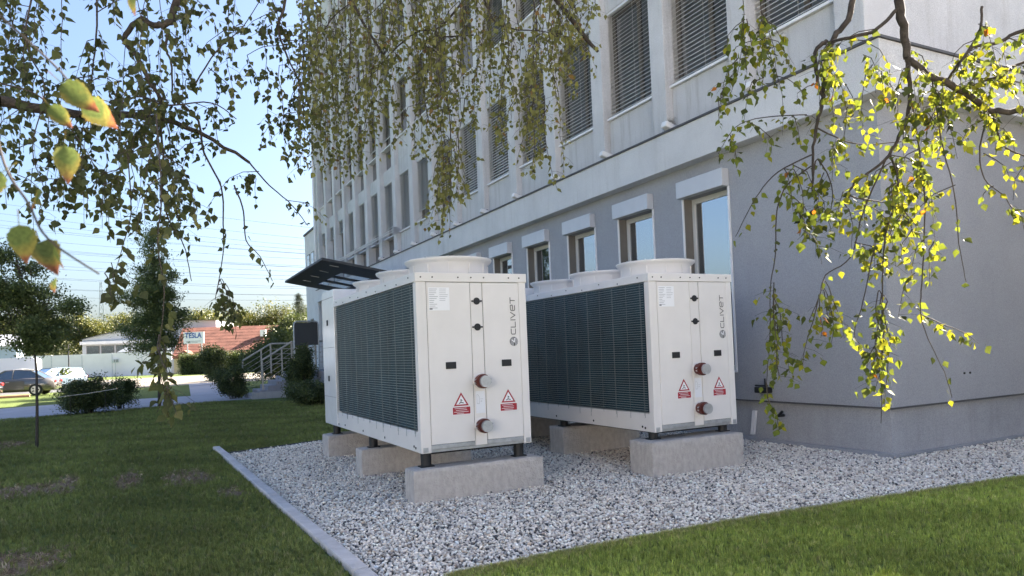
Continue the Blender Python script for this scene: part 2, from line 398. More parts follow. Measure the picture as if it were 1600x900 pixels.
# kerb between lawn and gravel, laid stone by stone
kr = empty('kerb_edging', (1.11, 4.3, 0)); tag(kr, 'pale lilac concrete kerb between lawn and gravel bed', 'kerb')
p0 = Vector((1.215, 3.6, 0)); p1 = Vector((0.945, 11.75, 0)); dd = (p1 - p0); L = dd.length; dd.normalize(); nn = Vector((dd.y, -dd.x, 0)); ang = math.atan2(dd.y, dd.x)
kme = MB().box(.004, .996, -.053, .053, -.1, .05, .012).mesh('kerb_stone', K['kerb'])
i = 0
while i < L:
    p = p0 + dd * i - kr.location
    inst('kerb_stone', kme, kr, (p.x, p.y, rng.uniform(-.004, .004)), (0, 0, ang + rng.uniform(-.006, .006))); i += 1.0
# thin edging along the curved right-hand lawn and the far side of the bed
def strip(name, pts, wd, z, m, label):
    P = cr([(x, y, 0) for x, y in pts], 8); s = MB(); n = len(P)
    vs = []
    for i, p in enumerate(P):
        t = (P[min(i + 1, n - 1)] - P[max(i - 1, 0)]).normalized(); q = Vector((-t.y, t.x, 0)) * wd / 2
        vs += [p - q + Vector((0, 0, -.05)), p - q + Vector((0, 0, z)), p + q + Vector((0, 0, z)), p + q + Vector((0, 0, -.05))]
    s.add(vs, [(i * 4 + a, i * 4 + a + 1, i * 4 + a + 5, i * 4 + a + 4) for i in range(n - 1) for a in range(3)])
    return tag(s.build(name, m), label, 'edging')
strip('lawn_edging', [(1.2, 3.75), (1.65, 4.250), (1.93, 4.270), (2.55, 4.285), (3.33, 4.275), (4.14, 4.242), (5.14, 4.163), (6.26, 4.037), (7.53, 3.900), (10.00, 3.610), (13.40, 3.290)], .045, .022, K['edging'], 'thin beige edging curving between gravel and right-hand lawn')
strip('steel_edging', [(.86, 11.76), (1.7, 12.03), (2.54, 12.34), (4.5, 12.8), (7.5, 13.25)], .02, .03, K['metal_dk'], 'thin dark edging at the far end of the gravel bed')

# ================================================================== OFFICE BUILDING
BAY, W0, WW = 1.753, 7.736, 0.97
U0, WU, ZL, SILL, HEADZ, PITCHZ = 5.715, 1.393, 4.833, 5.61, 7.57, 3.19
NB, NF = 17, 4
YE = U0 + BAY * (NB - 1) + WU + 0.54
XE = XB + 13.0
B = empty('office_building', (XB, YC, 0)); tag(B, 'long pale grey office block with blue-grey ground floor, pilasters and slatted blinds', 'building')
off = (-XB, -YC, 0)
def bpart(mb, name, m): return mb.build(name, m, B, off)
ZT = ZL + PITCHZ * NF
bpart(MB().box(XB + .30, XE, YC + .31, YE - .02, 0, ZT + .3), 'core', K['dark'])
bpart(MB().box(XB + .065, XE, YC + .07, YC + .30, 0.004, .586).box(XB + .065, XB + .29, YC + .30, YE - .03, 0.004, .586), 'plinth', K['plinth'])
bpart(MB().box(XB - .02, XB + .063, YC + .0, YE, -.02, .05).box(XB + .064, XE, YC + .02, YC + .068, -.02, .033), 'plinth_foot', K['plinth'])
bpart(MB().box(XB - .006, XB + .06, YC - .006, YE, .568, .5885).box(XB + .0601, XE, YC - .006, YC + .06, .568, .5885), 'shadow_line_strip', K['metal_dk'])  # dark strip standing in for the shadow line under the wall's overhang
# ground-floor wall with its window openings
gw = MB(); NG = 9; z0, zs, zt = .589, 1.01, 3.725
yprev = YC
for i in range(NG):
    y = W0 + BAY * i
    gw.box(XB, XB + .30, yprev, y, z0, 4.222); gw.box(XB, XB + .30, y, y + WW, z0, zs); gw.box(XB, XB + .30, y, y + WW, zt, 4.222); yprev = y + WW
gw.box(XB, XB + .30, yprev, YE, z0, 4.222)
bpart(gw, 'ground_floor_wall', K['wall_g'])
bpart(MB().box(XB + .301, XE, YC, YC + .30, z0, 4.222), 'end_wall', K['wall_g'])
bpart(MB().box(XB + .0, XE, YC, YC + .30, 4.80, ZT + .1), 'upper_end_wall', K['pil'])
# fascia ledge with its zinc flashing, wrapped round the corner
bpart(MB().box(XB - .22, XB + .28, YC - .22, YE + .05, 4.222, 4.80).box(XB + .281, XE, YC - .22, YC + .10, 4.222, 4.80), 'ledge', K['ledge'])
bpart(MB().box(XB - .25, XB + .0, YC - .25, YE + .07, 4.802, 4.83).box(XB + .001, XE, YC - .25, YC - .002, 4.802, 4.83), 'flashing', K['metal_dk'])
bpart(MB().box(XB - .05, XE, YC - .03, YE + .03, ZT, ZT + .75), 'roof_parapet', K['pil'])
# ground-floor windows
lin = MB().box(.001, .2, .0005, .012, 0, 2.715).box(.001, .2, WW - .012, WW - .0005, 0, 2.715).mesh('reveal', K['reveal'])
frm = MB()
for a, b, c, d in ((.012, .075, .0, 2.715), (WW - .075, WW - .012, 0, 2.715), (.075, WW - .075, 0, .07), (.075, WW - .075, 2.635, 2.715), (WW * .5 - .0, WW * .5 + .0, 0, 0)):
    if b > a: frm.box(.15, .20, a, b, c, d, .006)
frm = frm.mesh('window', K['framew'])
pan = MB().box(.175, .185, .075, WW - .075, .07, 2.635).mesh('pane', K['glass'])
box = MB().box(-.135, -.001, -.025, WW + .025, 2.715, 2.977, .008).mesh('shutter_box', K['shutter'])
rai = MB().box(-.022, -.001, -.03, .0, 0, 2.714).box(-.022, -.001, WW, WW + .03, 0, 2.714).mesh('guide_rail', K['alu'])
sil = MB().box(-.05, .15, -.03, WW + .03, -.03, -.002, .005).mesh('sill', K['alu'])
for i in range(NG):
    wn = inst('window', frm, B, (0, W0 + BAY * i - YC, zs))
    inst('pane', pan, wn); inst('shutter_box', box, wn); inst('guide_rail', rai, wn); inst('sill', sil, wn); inst('reveal', lin, wn)
# upper floors: pilasters, parapet panels, lintels, windows with blinds
edges = [(YC - .002, U0)] + [(U0 + WU + BAY * k, U0 + BAY * (k + 1)) for k in range(NB - 1)] + [(U0 + WU + BAY * (NB - 1), YE)]
for j, (a, b) in enumerate(edges):
    bpart(MB().box(XB - .14, XB + .295, a, b, 4.834, ZT - .002, .012), 'pilaster', K['pil'])
WH = HEADZ - SILL
def blind_mesh(h, tilt):
    s = MB(); z = WH - .05; n = 0; sp = .068
    s.box(.01, .08, .01, WU - .01, WH - .05, WH - .004)
    while z > WH - h:
        c = (.045, WU / 2, z); t = R(tilt)
        s.obox(c, (math.cos(t) * .033, 0, math.sin(t) * .033), (0, WU / 2 - .015, 0), (-math.sin(t) * .0012, 0, math.cos(t) * .0012)); z -= sp
    s.box(.03, .06, .015, WU - .015, max(.004, WH - h - .02), max(.024, WH - h))
    for yy in (.02, WU * .5, WU - .02): s.box(.082, .086, yy - .003, yy + .003, WH - h, WH - .05)
    return s.mesh('blind', K['slat'])
BN = blind_mesh(WH, 40); BL = [blind_mesh(WH, 48), blind_mesh(WH * .82, 48), blind_mesh(WH * .30, 48), blind_mesh(WH * .6, 48)]
wf = MB()
for a, b, c, d in ((0, .06, 0, WH), (WU - .06, WU, 0, WH), (.06, WU - .06, 0, .06), (.06, WU - .06, WH - .06, WH), (WU * .42, WU * .42 + .07, .06, WH - .06)):
    wf.box(.15, .21, a, b, c, d)
wf = wf.mesh('window', K['frame'])
wp = MB().box(.18, .19, .06, WU * .42, .06, WH - .06).box(.18, .19, WU * .42 + .07, WU - .06, .06, WH - .06).mesh('pane', K['glass'])
ws = MB().box(-.055, .15, -.03 + .03, WU - .0, -.04, -.002).mesh('sill', K['alu'])
pm = MB().box(0, .29, .001, WU - .001, 0, SILL - ZL - .045, .004).mesh('parapet_panel', K['wall_u'])
lm = MB().box(0, .29, .001, WU - .001, 0, ZL + PITCHZ - HEADZ - .005, .004).mesh('lintel', K['wall_u'])
sg = MB().box(.14, .19, .001, WU - .001, 0, SILL - ZL - .045).mesh('spandrel_pane', K['glassd'])
st = MB().box(.0, .20, .001, WU - .001, 0, .035).mesh('transom', K['alu'])
for fl in range(NF):
    zf = ZL + PITCHZ * fl
    for kx in range(NB):
        y = U0 + BAY * kx - YC
        full = 10 <= kx <= 15
        if full:
            inst('spandrel_pane', sg, B, (0, y, zf)); inst('transom', st, B, (0, y, zf + SILL - ZL - .042))
        else:
            inst('parapet_panel', pm, B, (0, y, zf))
        inst('lintel', lm, B, (0, y, zf + HEADZ - ZL))
        wn = inst('window', wf, B, (0, y, zf + SILL - ZL)); inst('pane', wp, wn); inst('sill', ws, wn)
        if kx >= 14: bi = 2
        elif kx in (7, 8, 10, 11): bi = 1
        elif fl > 0 and kx in (9, 13): bi = 3
        elif fl > 0 and (kx * 7 + fl * 3) % 5 == 0: bi = 2
        else: bi = 0
        inst('blind', BN if kx < 5 and bi == 0 else BL[bi], wn)
# floodlights along the ledge: white lamp head on a black stem
fl_h = MB().box(-.12, .12, -.065, .065, .0, .10, .02).mesh('floodlight', K['alu'])
fl_s = MB().box(-.012, .012, -.03, .03, -.0, .03).cyl((0, .02, .03), (0, 0, 1), .02, .085, 10).box(.0, .14, -.015, .015, .03, .055).mesh('stem', K['black'])
for kx in range(11):
    y = U0 + BAY * kx + WU - .10 - YC
    fo = inst('floodlight', fl_h, B, (-.20, y, ZL + .012), (0, R(18), rng.uniform(-.2, .2)))
    inst('stem', fl_s, fo, (.06, .05, .03))
MOSS = (XB - .05, U0 + BAY * 1 + WU + .0, 4.84)
# safety rail in front of the tall windows, downpipe at the far end
sr = MB()
for z in (5.66, 5.58): sr.tube([(XB - .30, 22.7, z), (XB - .30, 32.5, z)], .022, n=8)
for y in (22.75, 25.2, 27.7, 30.2, 32.4): sr.box(XB - .32, XB - .155, y - .02, y + .02, 5.5, 5.74)
bpart(sr, 'safety_rail', K['steel'])
bpart(MB().cyl((XB - .24, YE - .2, 4.9), (0, 0, 1), .06, ZT - 5, 12), 'downpipe', K['alu'])
# tap, pipe stub and bracket on the plinth
t = MB(); t.box(XB - .10, XB, 7.08, 7.32, .70, .78, .01); t.cyl((XB - .05, 7.12, .80), (0, 1, 0), .012, .22, 8); t.cyl((XB - .05, 7.16, .78), (0, 0, 1), .012, .12, 8)
bpart(t, 'tap_box', K['black'])
t = MB(); t.cyl((XB + .02, 6.92, .40), (-1, 0, 0), .02, .12, 10); t.cyl((XB - .09, 6.92, .40), (0, -.6, .5), .018, .1, 10); bpart(t, 'pipe_stub', K['black'])
t = MB(); t.obox((XB - .03, 7.42, .27), (.02, 0, 0), (0, .03, .0), (0, -.03, .17)); bpart(t, 'vent_cover', K['alu'])
t = MB()
for yy in (0, .12): t.cyl((9.05 + yy, YC + .001, .92), (0, -1, 0), .014, .012, 8)
bpart(t, 'wall_socket', K['dark'])

# low annex beyond the far end
AX = empty('annex_building', (7.5, 35.8, 0)); tag(AX, 'low pale annex with small windows beyond the far end of the office block', 'building')
MB().box(0, 9, 0, 2.9, 0, 8.0).build('wall', K['ledge'], AX); MB().box(-.06, 9.1, .0, 2.96, 8.0, 8.1).build('roof_edge', K['metal_dk'], AX)
am = MB().box(-.03, -.001, 0, .7, 0, 1.3).mesh('window', K['frame'])
for (y, z) in ((.5, 5.6), (1.6, 5.6), (1.2, 2.2)):
    q = inst('window', am, AX, (0, y, z)); inst('pane', MB().box(-.036, -.031, .06, .64, .06, 1.24).mesh('pane', K['glass']), q)

# entrance canopy, tilted up towards its outer edge
CA = empty('entrance_canopy', (4.48, 20.6, 4.27)); CA.rotation_euler.y = math.atan2(.53, 2.94); tag(CA, 'dark tilted entrance canopy with glazed openings on the facade', 'canopy')
xs = [0, .95, 1.95, 2.15, 2.75, 2.99]; Ly = 6.3; ys = [0, 1.7, 2.75, 3.0, 4.05, 4.3, 5.4, Ly]
cs = MB()
holes = {(1, 1), (1, 3), (1, 5), (3, 1), (3, 3), (3, 5)}
for ix in range(5):
    for iy in range(7):
        if (ix, iy) in holes: continue
        cs.box(xs[ix], xs[ix + 1], ys[iy], ys[iy + 1], 0, .05)
cs.build('slab', K['canopy'], CA)
MB().box(-.03, -.001, -.02, Ly + .02, -.005, .065).box(-.001, 2.99, -.03, -.001, -.005, .065).box(-.001, 2.99, Ly + .001, Ly + .03, -.005, .065).build('rim', K['metal_dk'], CA)
cg = bpy.data.materials.new('clear_canopy_glass'); cg.use_nodes = True; tt = cg.node_tree; pb = tt.nodes['Principled BSDF']
pb.inputs['Base Color'].default_value = (.75, .82, .9, 1); pb.inputs['Transmission Weight'].default_value = 1.0; pb.inputs['Roughness'].default_value = .05; pb.inputs['IOR'].default_value = 1.05
for (ix, iy) in sorted(holes): MB().box(xs[ix] + .001, xs[ix + 1] - .001, ys[iy] + .001, ys[iy + 1] - .001, .03, .04).build('glass_panel', cg, CA)
for y in (.6, 2.0, 3.4, 4.8): MB().box(.35, .62, y, y + .05, -.012, -.001).build('light_strip', K['alu'], CA)

# stairs and landing below the canopy
ST = empty('entrance_stairs', (3.3, 28.0, 0)); tag(ST, 'grey stone entrance steps rising to the landing beside the facade', 'stairs')
for i in range(6): MB().box(.30 * i, .30 * (i + 1) + .02, 0, 2.2, 0 if i == 0 else .1, .16 * (i + 1) - .002 * i, .01).build('step', K['step'], ST)
MB().box(1.83, 4.25, -4.2, 2.3, .0, .985).build('landing', K['step'], ST)
MB().box(.0, 1.82, -.12, -.002, 0, .25).build('side_wall', K['plinth'], ST)
def railing(name, y, label):
    H = empty(name, (3.72, y, 0)); tag(H, label, 'railing', 'railings of the entrance steps')
    top = [(0, 0, 1.45), (1.09, 0, 2.1), (2.9, 0, 2.1)]
    MB().tube([top[0], top[1]], .035, n=8, cap=True).tube([top[1], top[2]], .0352, n=8, cap=True).build('handrail', K['rail'], H)
    for (x, z0, z1) in ((.0, .3, 1.44), (.72, .75, 1.88), (1.09, .9, 2.09), (2.0, .95, 2.09), (2.88, .95, 2.09)): MB().box(x - .028, x + .028, -.025, .025, z0, z1 - .02).build('post', K['rail'], H)
    for q in range(4):
        d = .22 + .2 * q; MB().tube([(0.03, 0, 1.45 - d), (1.09, 0, 2.1 - d), (2.88, 0, 2.1 - d)], .011, n=6).build('bar', K['rail'], H)
    return H
railing('stair_railing', 28.05, 'beige metal stair railing nearest the lawn')
h2 = railing('stair_railing', 30.15, 'beige metal stair railing on the far side of the steps'); h2.location.x = 3.25
SB = empty('notice_board', (4.82, 27.5, 0)); tag(SB, 'dark rounded notice board with metal frame above the shrubs', 'notice board')
MB().box(.03, .88, -.02, .02, 1.95, 2.82).build('panel', K['board'], SB)
fr = [(0, 0, .985), (0, 0, 2.72), (.03, 0, 2.81), (.12, 0, 2.86), (.79, 0, 2.86), (.88, 0, 2.81), (.91, 0, 2.72), (.91, 0, .985)]
MB().tube(fr, .028, n=8).build('frame', K['galv'], SB)

# ================================================================== COOLING UNITS
UW, UL, UH, ZB = 1.2, 4.18, 1.745, 0.471
def ribbon(s, pts, wd, y, closed=False):
    """flat mitred stroke in the x-z plane at depth y"""
    P = [Vector((p[0], p[1])) for p in pts]; n = len(P); Lp = []; Rp = []
    for i in range(n):
        a = P[i - 1] if (i > 0 or closed) else None; b = P[(i + 1) % n] if (i < n - 1 or closed) else None
        t1 = (P[i] - a).normalized() if a is not None else None; t2 = (b - P[i]).normalized() if b is not None else None
        t = ((t1 or t2) + (t2 or t1)).normalized(); nrm = Vector((-t.y, t.x)); c = max(.5, nrm.dot(Vector((-(t1 or t2).y, (t1 or t2).x))))
        Lp.append(P[i] + nrm * wd / 2 / c); Rp.append(P[i] - nrm * wd / 2 / c)
    vs = [(p.x, y, p.y) for p in Lp] + [(p.x, y, p.y) for p in Rp]
    m = n if closed else n - 1
    s.add(vs, [(i, (i + 1) % n, n + (i + 1) % n, n + i) for i in range(m)])
def arc(cx, cy, r, a0, a1, n=6): return [(cx + r * math.cos(R(a0 + (a1 - a0) * i / n)), cy + r * math.sin(R(a0 + (a1 - a0) * i / n))) for i in range(n + 1)]

def cooling_unit():
    U = empty('cooling_unit', (0, 0, 0))
    # base frame and corner posts
    MB().box(.10, UW - .10, .16, .22, -.035, -.002).box(.16, .22, .221, UL - .2, -.035, -.002).box(UW - .22, UW - .16, .221, UL - .2, -.035, -.002).build('base_frame', K['black'], U)
    MB().box(.02, UW - .02, .03, UL - .02, .0, .05).build('drip_tray', K['galv'], U)
    for x0 in (.0, UW - .085):
        p = MB().box(x0, x0 + .085 + (.02 if x0 == 0 else 0), .0, .085, .0, UH - .09, .006).build('corner_post', K['cream'], U)
        MB().box(x0 + .02, x0 + .07, -.004, -.0005, .008, .055).build('corner_fitting', K['galv'], p)
    # front panels, separated by dark gaps
    MB().box(.105, UW - .085, .014, .05, .05, UH - .092).build('seam_backing', K['seam'], U)
    lp = MB().box(.109, .566, .0, .03, .075, UH - .094, .004).build('front_panel', K['cream'], U)
    cp = MB().box(.572, .700, .003, .032, .03, UH - .094, .004).build('centre_panel', K['cream'], U)
    rp = MB().box(.706, UW - .088, .0, .03, .075, UH - .094, .004).build('front_panel', K['cream'], U)
    MB().box(.108, .57, .004, .03, .03, .072, .004).build('base_rail', K['galv'], U)
    MB().box(.702, UW - .088, .004, .03, .03, .072, .004).build('base_rail', K['galv'], U)
    # top rim with screws
    rim = MB().box(-.008, UW + .008, -.008, .035, UH - .09, UH, .005).box(-.008, .03, .036, 3.42, UH - .09, UH, .005).box(UW - .03, UW + .008, .036, 3.42, UH - .09, UH, .005).build('top_rim', K['cream'], U)
    MB().box(.03, UW - .03, .035, 3.42, UH - .05, UH - .025).build('top_deck', K['cream'], U)
    for x in (.05, .17, .44, .58, .72, 1.0, 1.12): MB().cyl((x, -.0085, UH - .045), (0, -1, 0), .0075, .006, 8).build('screw', K['dark'], rim)
    for i in range(9): MB().cyl((-.0085, .18 + i * .38, UH - .035 - (.03 if i % 2 else 0)), (-1, 0, 0), .0075, .006, 8).build('screw', K['dark'], rim)
    # handles
    for px, x in ((lp, .335), (rp, .945)):
        h = MB().box(x - .055, x + .055, -.010, -.001, .80, .868, .012).build('handle', K['black'], px)
        MB().box(x - .061, x + .061, -.004, -.0005, .794, .874, .0015).build('handle_rim', K['cream'], h)
    # round ports with ears
    for z in (1.465, 1.205):
        pt = MB().cyl((.636, -.001, z), (0, -1, 0), .036, .006, 24).build('port', K['black'], cp)
        MB().cyl((.588, -.001, z), (0, -1, 0), .010, .005, 10).cyl((.684, -.001, z), (0, -1, 0), .010, .005, 10).box(.59, .682, -.004, -.001, z - .004, z + .004).build('port_ear', K['black'], pt)
    # water connections: pipe, red grooved coupling, grey end cap
    for z in (.665, .225):
        pp = MB().cyl((.636, .02, z), (0, -1, 0), .058, .15, 28).build('pipe', K['redpaint'], U)
        MB().cyl((.636, -.055, z), (0, -1, 0), .072, .045, 28).box(.555, .570, -.10, -.055, z - .02, z + .02).box(.702, .717, -.10, -.055, z - .02, z + .02).build('coupling', K['redpaint'], pp)
        MB().cyl((.636, -.130, z), (0, -1, 0), .057, .030, 28).build('end_cap', K['galv'], pp)
        MB().cyl((.548, -.078, z - .016), (1, 0, 0), .008, .03, 8).cyl((.700, -.078, z - .016), (1, 0, 0), .008, .03, 8).cyl((.548, -.078, z + .016), (1, 0, 0), .008, .03, 8).cyl((.700, -.078, z + .016), (1, 0, 0), .008, .03, 8).build('bolt', K['galv'], pp)
        MB().lathe((0, 0, 0), [(.059, 0), (.075, .0), (.075, .004), (.059, .006)], 28).build('collar', K['cream'], pp).matrix_local = Matrix.Translation((.636, -.001, z)) @ Matrix.Rotation(R(90), 4, 'X')
    # printed rating sheet
    sh = MB().box(.128, .345, -.0035, -.001, 1.375, 1.60).build('rating_sheet', K['paper'], lp)
    s = MB()
    for r in range(11):
        z = 1.585 - r * .0185
        s.box(.135, .135 + rng.uniform(.04, .09), -.0045, -.0038, z - .003, z + .001)
        if r < 7: s.box(.24, .24 + rng.uniform(.05, .09), -.0045, -.0038, z - .0025, z + .0005)
    s.box(.135, .165, -.0045, -.0038, 1.382, 1.40)
    s.build('printed_line', K['print'], sh)
    # warning stickers
    for px, x in ((lp, .43), (rp, .95)):
        s = MB(); s.prism([(x - .080, -.0012, .432), (x + .080, -.0012, .432), (x, -.0012, .565)], (0, -.0016, 0)); wt = s.build('warning_triangle', K['red'], px)
        s = MB(); s.prism([(x - .055, -.0030, .446), (x + .055, -.0030, .446), (x, -.0030, .537)], (0, -.0010, 0)); s.build('triangle_field', K['paper'], wt)
        s = MB(); ribbon(s, [(x - .026, .456), (x - .006, .466), (x + .024, .459)], .008, -.0046); ribbon(s, [(x - .004, .470), (x - .004, .494), (x + .010, .482)], .008, -.0046); s.build('pictogram', K['black'], wt)
        s = MB(); s.box(x - .098, x + .098, -.0030, -.0008, .345, .425).build('warning_border', K['paper'], px)
        wl = MB().box(x - .093, x + .093, -.0042, -.0031, .350, .420).build('warning_plate', K['red'], px)
        s = MB()
        for z, a in ((.408, .075), (.391, .06), (.374, .08), (.359, .05)): s.box(x - a, x + a * rng.uniform(.5, 1), -.0052, -.0044, z - .0025, z + .0015)
        s.build('printed_line', K['paper'], wl)
    ds = MB().box(.588, .686, -.0022, .002, .345, .565).build('diagram_sheet', mat('pale_sheet', (.74, .75, .78), .5), cp)
    s = MB(); ribbon(s, [(.612, .53), (.600, .53), (.600, .44), (.625, .44), (.625, .51), (.612, .53)], .0022, -.0030); s.box(.635, .668, -.0034, -.0024, .485, .487).box(.640, .655, -.0034, -.0024, .462, .466); s.build('printed_line', K['print'], ds)
    # lettering running up the right panel: local axes u (reading direction, up) and v (letter height, to the left)
    s = MB(); X0, Z0, H, T = 1.066, 1.118, .058, .0085
    def P(u, v): return (X0 - v * H, Z0 + u)
    def stroke(pts): ribbon(s, [P(u, v) for u, v in pts], T, -.0042)
    a = .086                                   # letter advance
    stroke([(.062, .93), (.020, .93), (.006, .80), (.006, .20), (.020, .07), (.062, .07)])                       # C
    stroke([(.078, 1.0), (.078, .07), (.134, .07)])                                                             # L
    stroke([(.152, 1.0), (.152, 0)])                                                                            # I
    stroke([(.168, 1.0), (.200, .06), (.232, 1.0)])                                                             # V
    stroke([(.302, .07), (.262, .07), (.248, .20), (.248, .80), (.262, .93), (.296, .93), (.304, .80), (.304, .56), (.296, .50), (.256, .50)])  # E with a rounded bowl
    stroke([(.318, .93), (.384, .93)]); stroke([(.351, .86), (.351, 0)])                                        # T
    s.build('lettering', K['ink'], rp)
    s = MB(); cx, cz, cr_ = X0 - .5 * H + .002, Z0 - .068, .047
    em = s.cyl((cx, -.0008, cz), (0, -1, 0), cr_, .0022, 36).build('emblem', K['ink'], rp)
    s = MB()
    for q in range(-3, 4):
        xx = q * .0125 + .004; hh = math.sqrt(max(0, (cr_ * .97) ** 2 - (q * .0125 + .004) ** 2))
        if abs(q) >= 1: s.box(cx + xx - .0016, cx + xx + .0016, -.0042, -.0031, cz - hh, cz + hh)
    ribbon(s, [(cx - .026, cz + .018), (cx + .004, cz - .006), (cx + .010, cz + .034)], .010, -.0050)
    s.build('emblem_stripe', K['paper'], em)
    # coil side: dark finned coils, in four blocks, behind a wire guard
    C0, C1, CZ0, CZ1 = .105, 3.42, .215, UH - .092
    for side in (0, 1):
        X = (lambda v: v) if side == 0 else (lambda v: UW - v)
        n = 4; cw = (C1 - C0) / n
        for i in range(n):
            cx0, cx1 = sorted((X(.035), X(.10)))
            cb = MB().box(cx0, cx1, C0 + i * cw + .008, C0 + (i + 1) * cw - .008, CZ0, CZ1).build('coil', K['fin'], U)
        if side == 0:
            s = MB(); z = CZ0 + .012; q = 0
            while z < CZ1:
                for i in range(n): s.box(.022, .0345, C0 + i * cw + .010, C0 + (i + 1) * cw - .010, z, z + .009)
                z += .0265; q += 1
            so = s.build('cooling_tubes', K['fin'], U); so['kind'] = 'stuff'
            s = MB(); z = CZ0 - .005
            while z < CZ1:
                s.tube([(.004, C0, z), (.004, C1 - .005, z)], .0017, n=4); z += .0265
            gd = s.build('guard_wires', K['wire'], U); gd['kind'] = 'stuff'
            s = MB()
            for i in range(13):
                y = C0 + .05 + i * .268
                for dy in ((0, .012) if i % 2 == 0 else (0,)): s.tube([(-.0005, y + dy, CZ0 - rng.uniform(.03, .11)), (-.0005, y + dy, CZ1)], .0018, n=4)
            s.build('guard_stays', K['stay'], U)['kind'] = 'stuff'
        y0, y1 = sorted((X(.006), X(.05)))
        sp = MB().box(y0, y1, .087, C1, .0, CZ0 - .012, .006).build('side_skirt', K['cream'], U)
        if side == 0:
            for y, z in ((.17, .04), (.22, .05), (1.2, .05), (2.1, .05), (3.0, .05), (3.35, .04)): MB().cyl((.0058, y, z), (-1, 0, 0), .013, .005, 10).build('skirt_hole', K['dark'], sp)
    # end cabinet with door, taller than the coil section
    ec = MB().box(.0, UW, 3.43, UL, .0, UH + .17, .008).build('end_cabinet', K['foil'], U)
    MB().box(-.004, -.0005, 3.45, UL - .02, UH + .06, UH + .065).box(-.004, -.0005, 3.45, UL - .02, .40, .404).box(-.004, -.0005, 3.45, UL - .02, 1.1, 1.104).build('cabinet_seam', K['seam'], ec)
    for z in (.62, 1.42): MB().box(-.012, -.0005, 3.80, 3.86, z, z + .08, .006).build('cabinet_lock', K['black'], ec)
    # fan shrouds on the roof
    for y in (.62, 1.70, 2.80):
        f = MB().lathe((.6, y, UH - .03), [(.42, 0), (.42, .17), (.445, .185), (.462, .20), (.47, .215), (.47, .225), (.452, .225), (.44, .215), (.405, .19), (.405, 0)], 48).build('fan_shroud', K['cream'], U)
        for q in range(12):
            a = R(30 * q + 8); MB().obox((.6 + .424 * math.cos(a), y + .424 * math.sin(a), UH + .05), (.004 * math.cos(a), .004 * math.sin(a), 0), (-.005 * math.sin(a), .005 * math.cos(a), 0), (0, 0, .08)).build('rib', K['cream'], f)
            MB().cyl((.6 + .466 * math.cos(a), y + .466 * math.sin(a), UH + .190), (0, 0, 1), .007, .012, 8).build('bolt', K['galv'], f)
        fan = MB().cyl((.6, y, UH + .02), (0, 0, 1), .11, .10, 20)
        for q in range(5):
            a = R(72 * q); fan.obox((.6 + .25 * math.cos(a), y + .25 * math.sin(a), UH + .07), (.14 * math.cos(a), .14 * math.sin(a), 0), (-.07 * math.sin(a), .07 * math.cos(a), .03), (0, 0, .004))
        fan.build('fan', K['black'], f)
        gr = MB()
        for r in np.arange(.08, .42, .055): gr.tube([(.6 + r * math.cos(t), y + r * math.sin(t), UH + .185) for t in np.linspace(0, 2 * math.pi, 33)], .002, n=4)
        for q in range(6): a = R(60 * q); gr.tube([(.6, y, UH + .186), (.6 + .41 * math.cos(a), y + .41 * math.sin(a), UH + .186)], .0022, n=4)
        gr.build('fan_grille', K['wire'], f)
    return U
def feet(U, ztop, ys):
    for y in ys:
        for x in (.09, UW - .09):
            h = ZB - ztop
            ft = MB().cyl((x, y, -h + .012), (0, 0, 1), .052, h - .03, 16).box(x - .045, x + .045, y - .04, y + .04, -.019, -.001).build('vibration_foot', K['black'], U)
            MB().box(x - .07, x + .07, y - .05, y + .05, -h + .001, -h + .012).build('foot_plate', K['black'], ft)
u1 = cooling_unit(); u2 = copy_tree(u1)
u1.location = (2.276, 6.444, ZB); u2.location = (4.851, 6.164, ZB)
tag(u1, 'white cooling unit with dark coil side standing farther from the building', 'cooling unit', 'cooling units on the gravel')
tag(u2, 'white cooling unit beside the windows of the grey facade', 'cooling unit', 'cooling units on the gravel')
feet(u1, .326, (.13, 1.97, 3.85)); feet(u2, .382, (.15, 2.05, 3.9))
def block(x0, x1, y0, y1, h, label):
    bm = bmesh.new(); bmesh.ops.create_cube(bm, size=1); bmesh.ops.subdivide_edges(bm, edges=list(bm.edges), cuts=13, use_grid_fill=True)
    for v in bm.verts:
        ex = sum(abs(abs(c_) - .5) < 1e-4 for c_ in v.co); q = v.co.copy()
        p = Vector(((q.x + .5) * (x1 - x0), (q.y + .5) * (y1 - y0), -.15 + (q.z + .5) * (h + .15)))
        if ex >= 2:                       # worn arrises and corners
            k_ = .006 + (.010 * rng.random() if rng.random() < .25 else .003 * rng.random())
            p -= Vector([(1 if c_ > 0 else -1) * k_ if abs(abs(c_) - .5) < 1e-4 else 0 for c_ in q])
        p += Vector((rng.uniform(-1, 1), rng.uniform(-1, 1), rng.uniform(-1, 1))) * .0016; v.co = p
    me = bpy.data.meshes.new('concrete_block'); bm.to_mesh(me); bm.free(); me.materials.append(K['concrete']); me.update()
    o = inst('concrete_block', me, None, (x0, y0, 0))
    o.rotation_euler.z = rng.uniform(-.004, .004); tag(o, label, 'concrete block', 'concrete footing blocks')
block(2.18, 3.59, 6.41, 6.70, .326, 'concrete block under the front end of the left cooling unit')
block(2.18, 3.59, 8.28, 8.57, .326, 'concrete block under the middle of the left cooling unit')
block(2.20, 3.59, 10.14, 10.55, .326, 'concrete block under the rear cabinet of the left cooling unit')
block(4.74, 6.06, 6.08, 6.50, .382, 'tall concrete block under the front end of the right cooling unit')
block(4.84, 6.10, 8.08, 8.46, .382, 'shaded concrete block under the middle of the right cooling unit')
block(4.84, 6.10, 9.95, 10.35, .382, 'concrete block under the rear end of the right cooling unit')

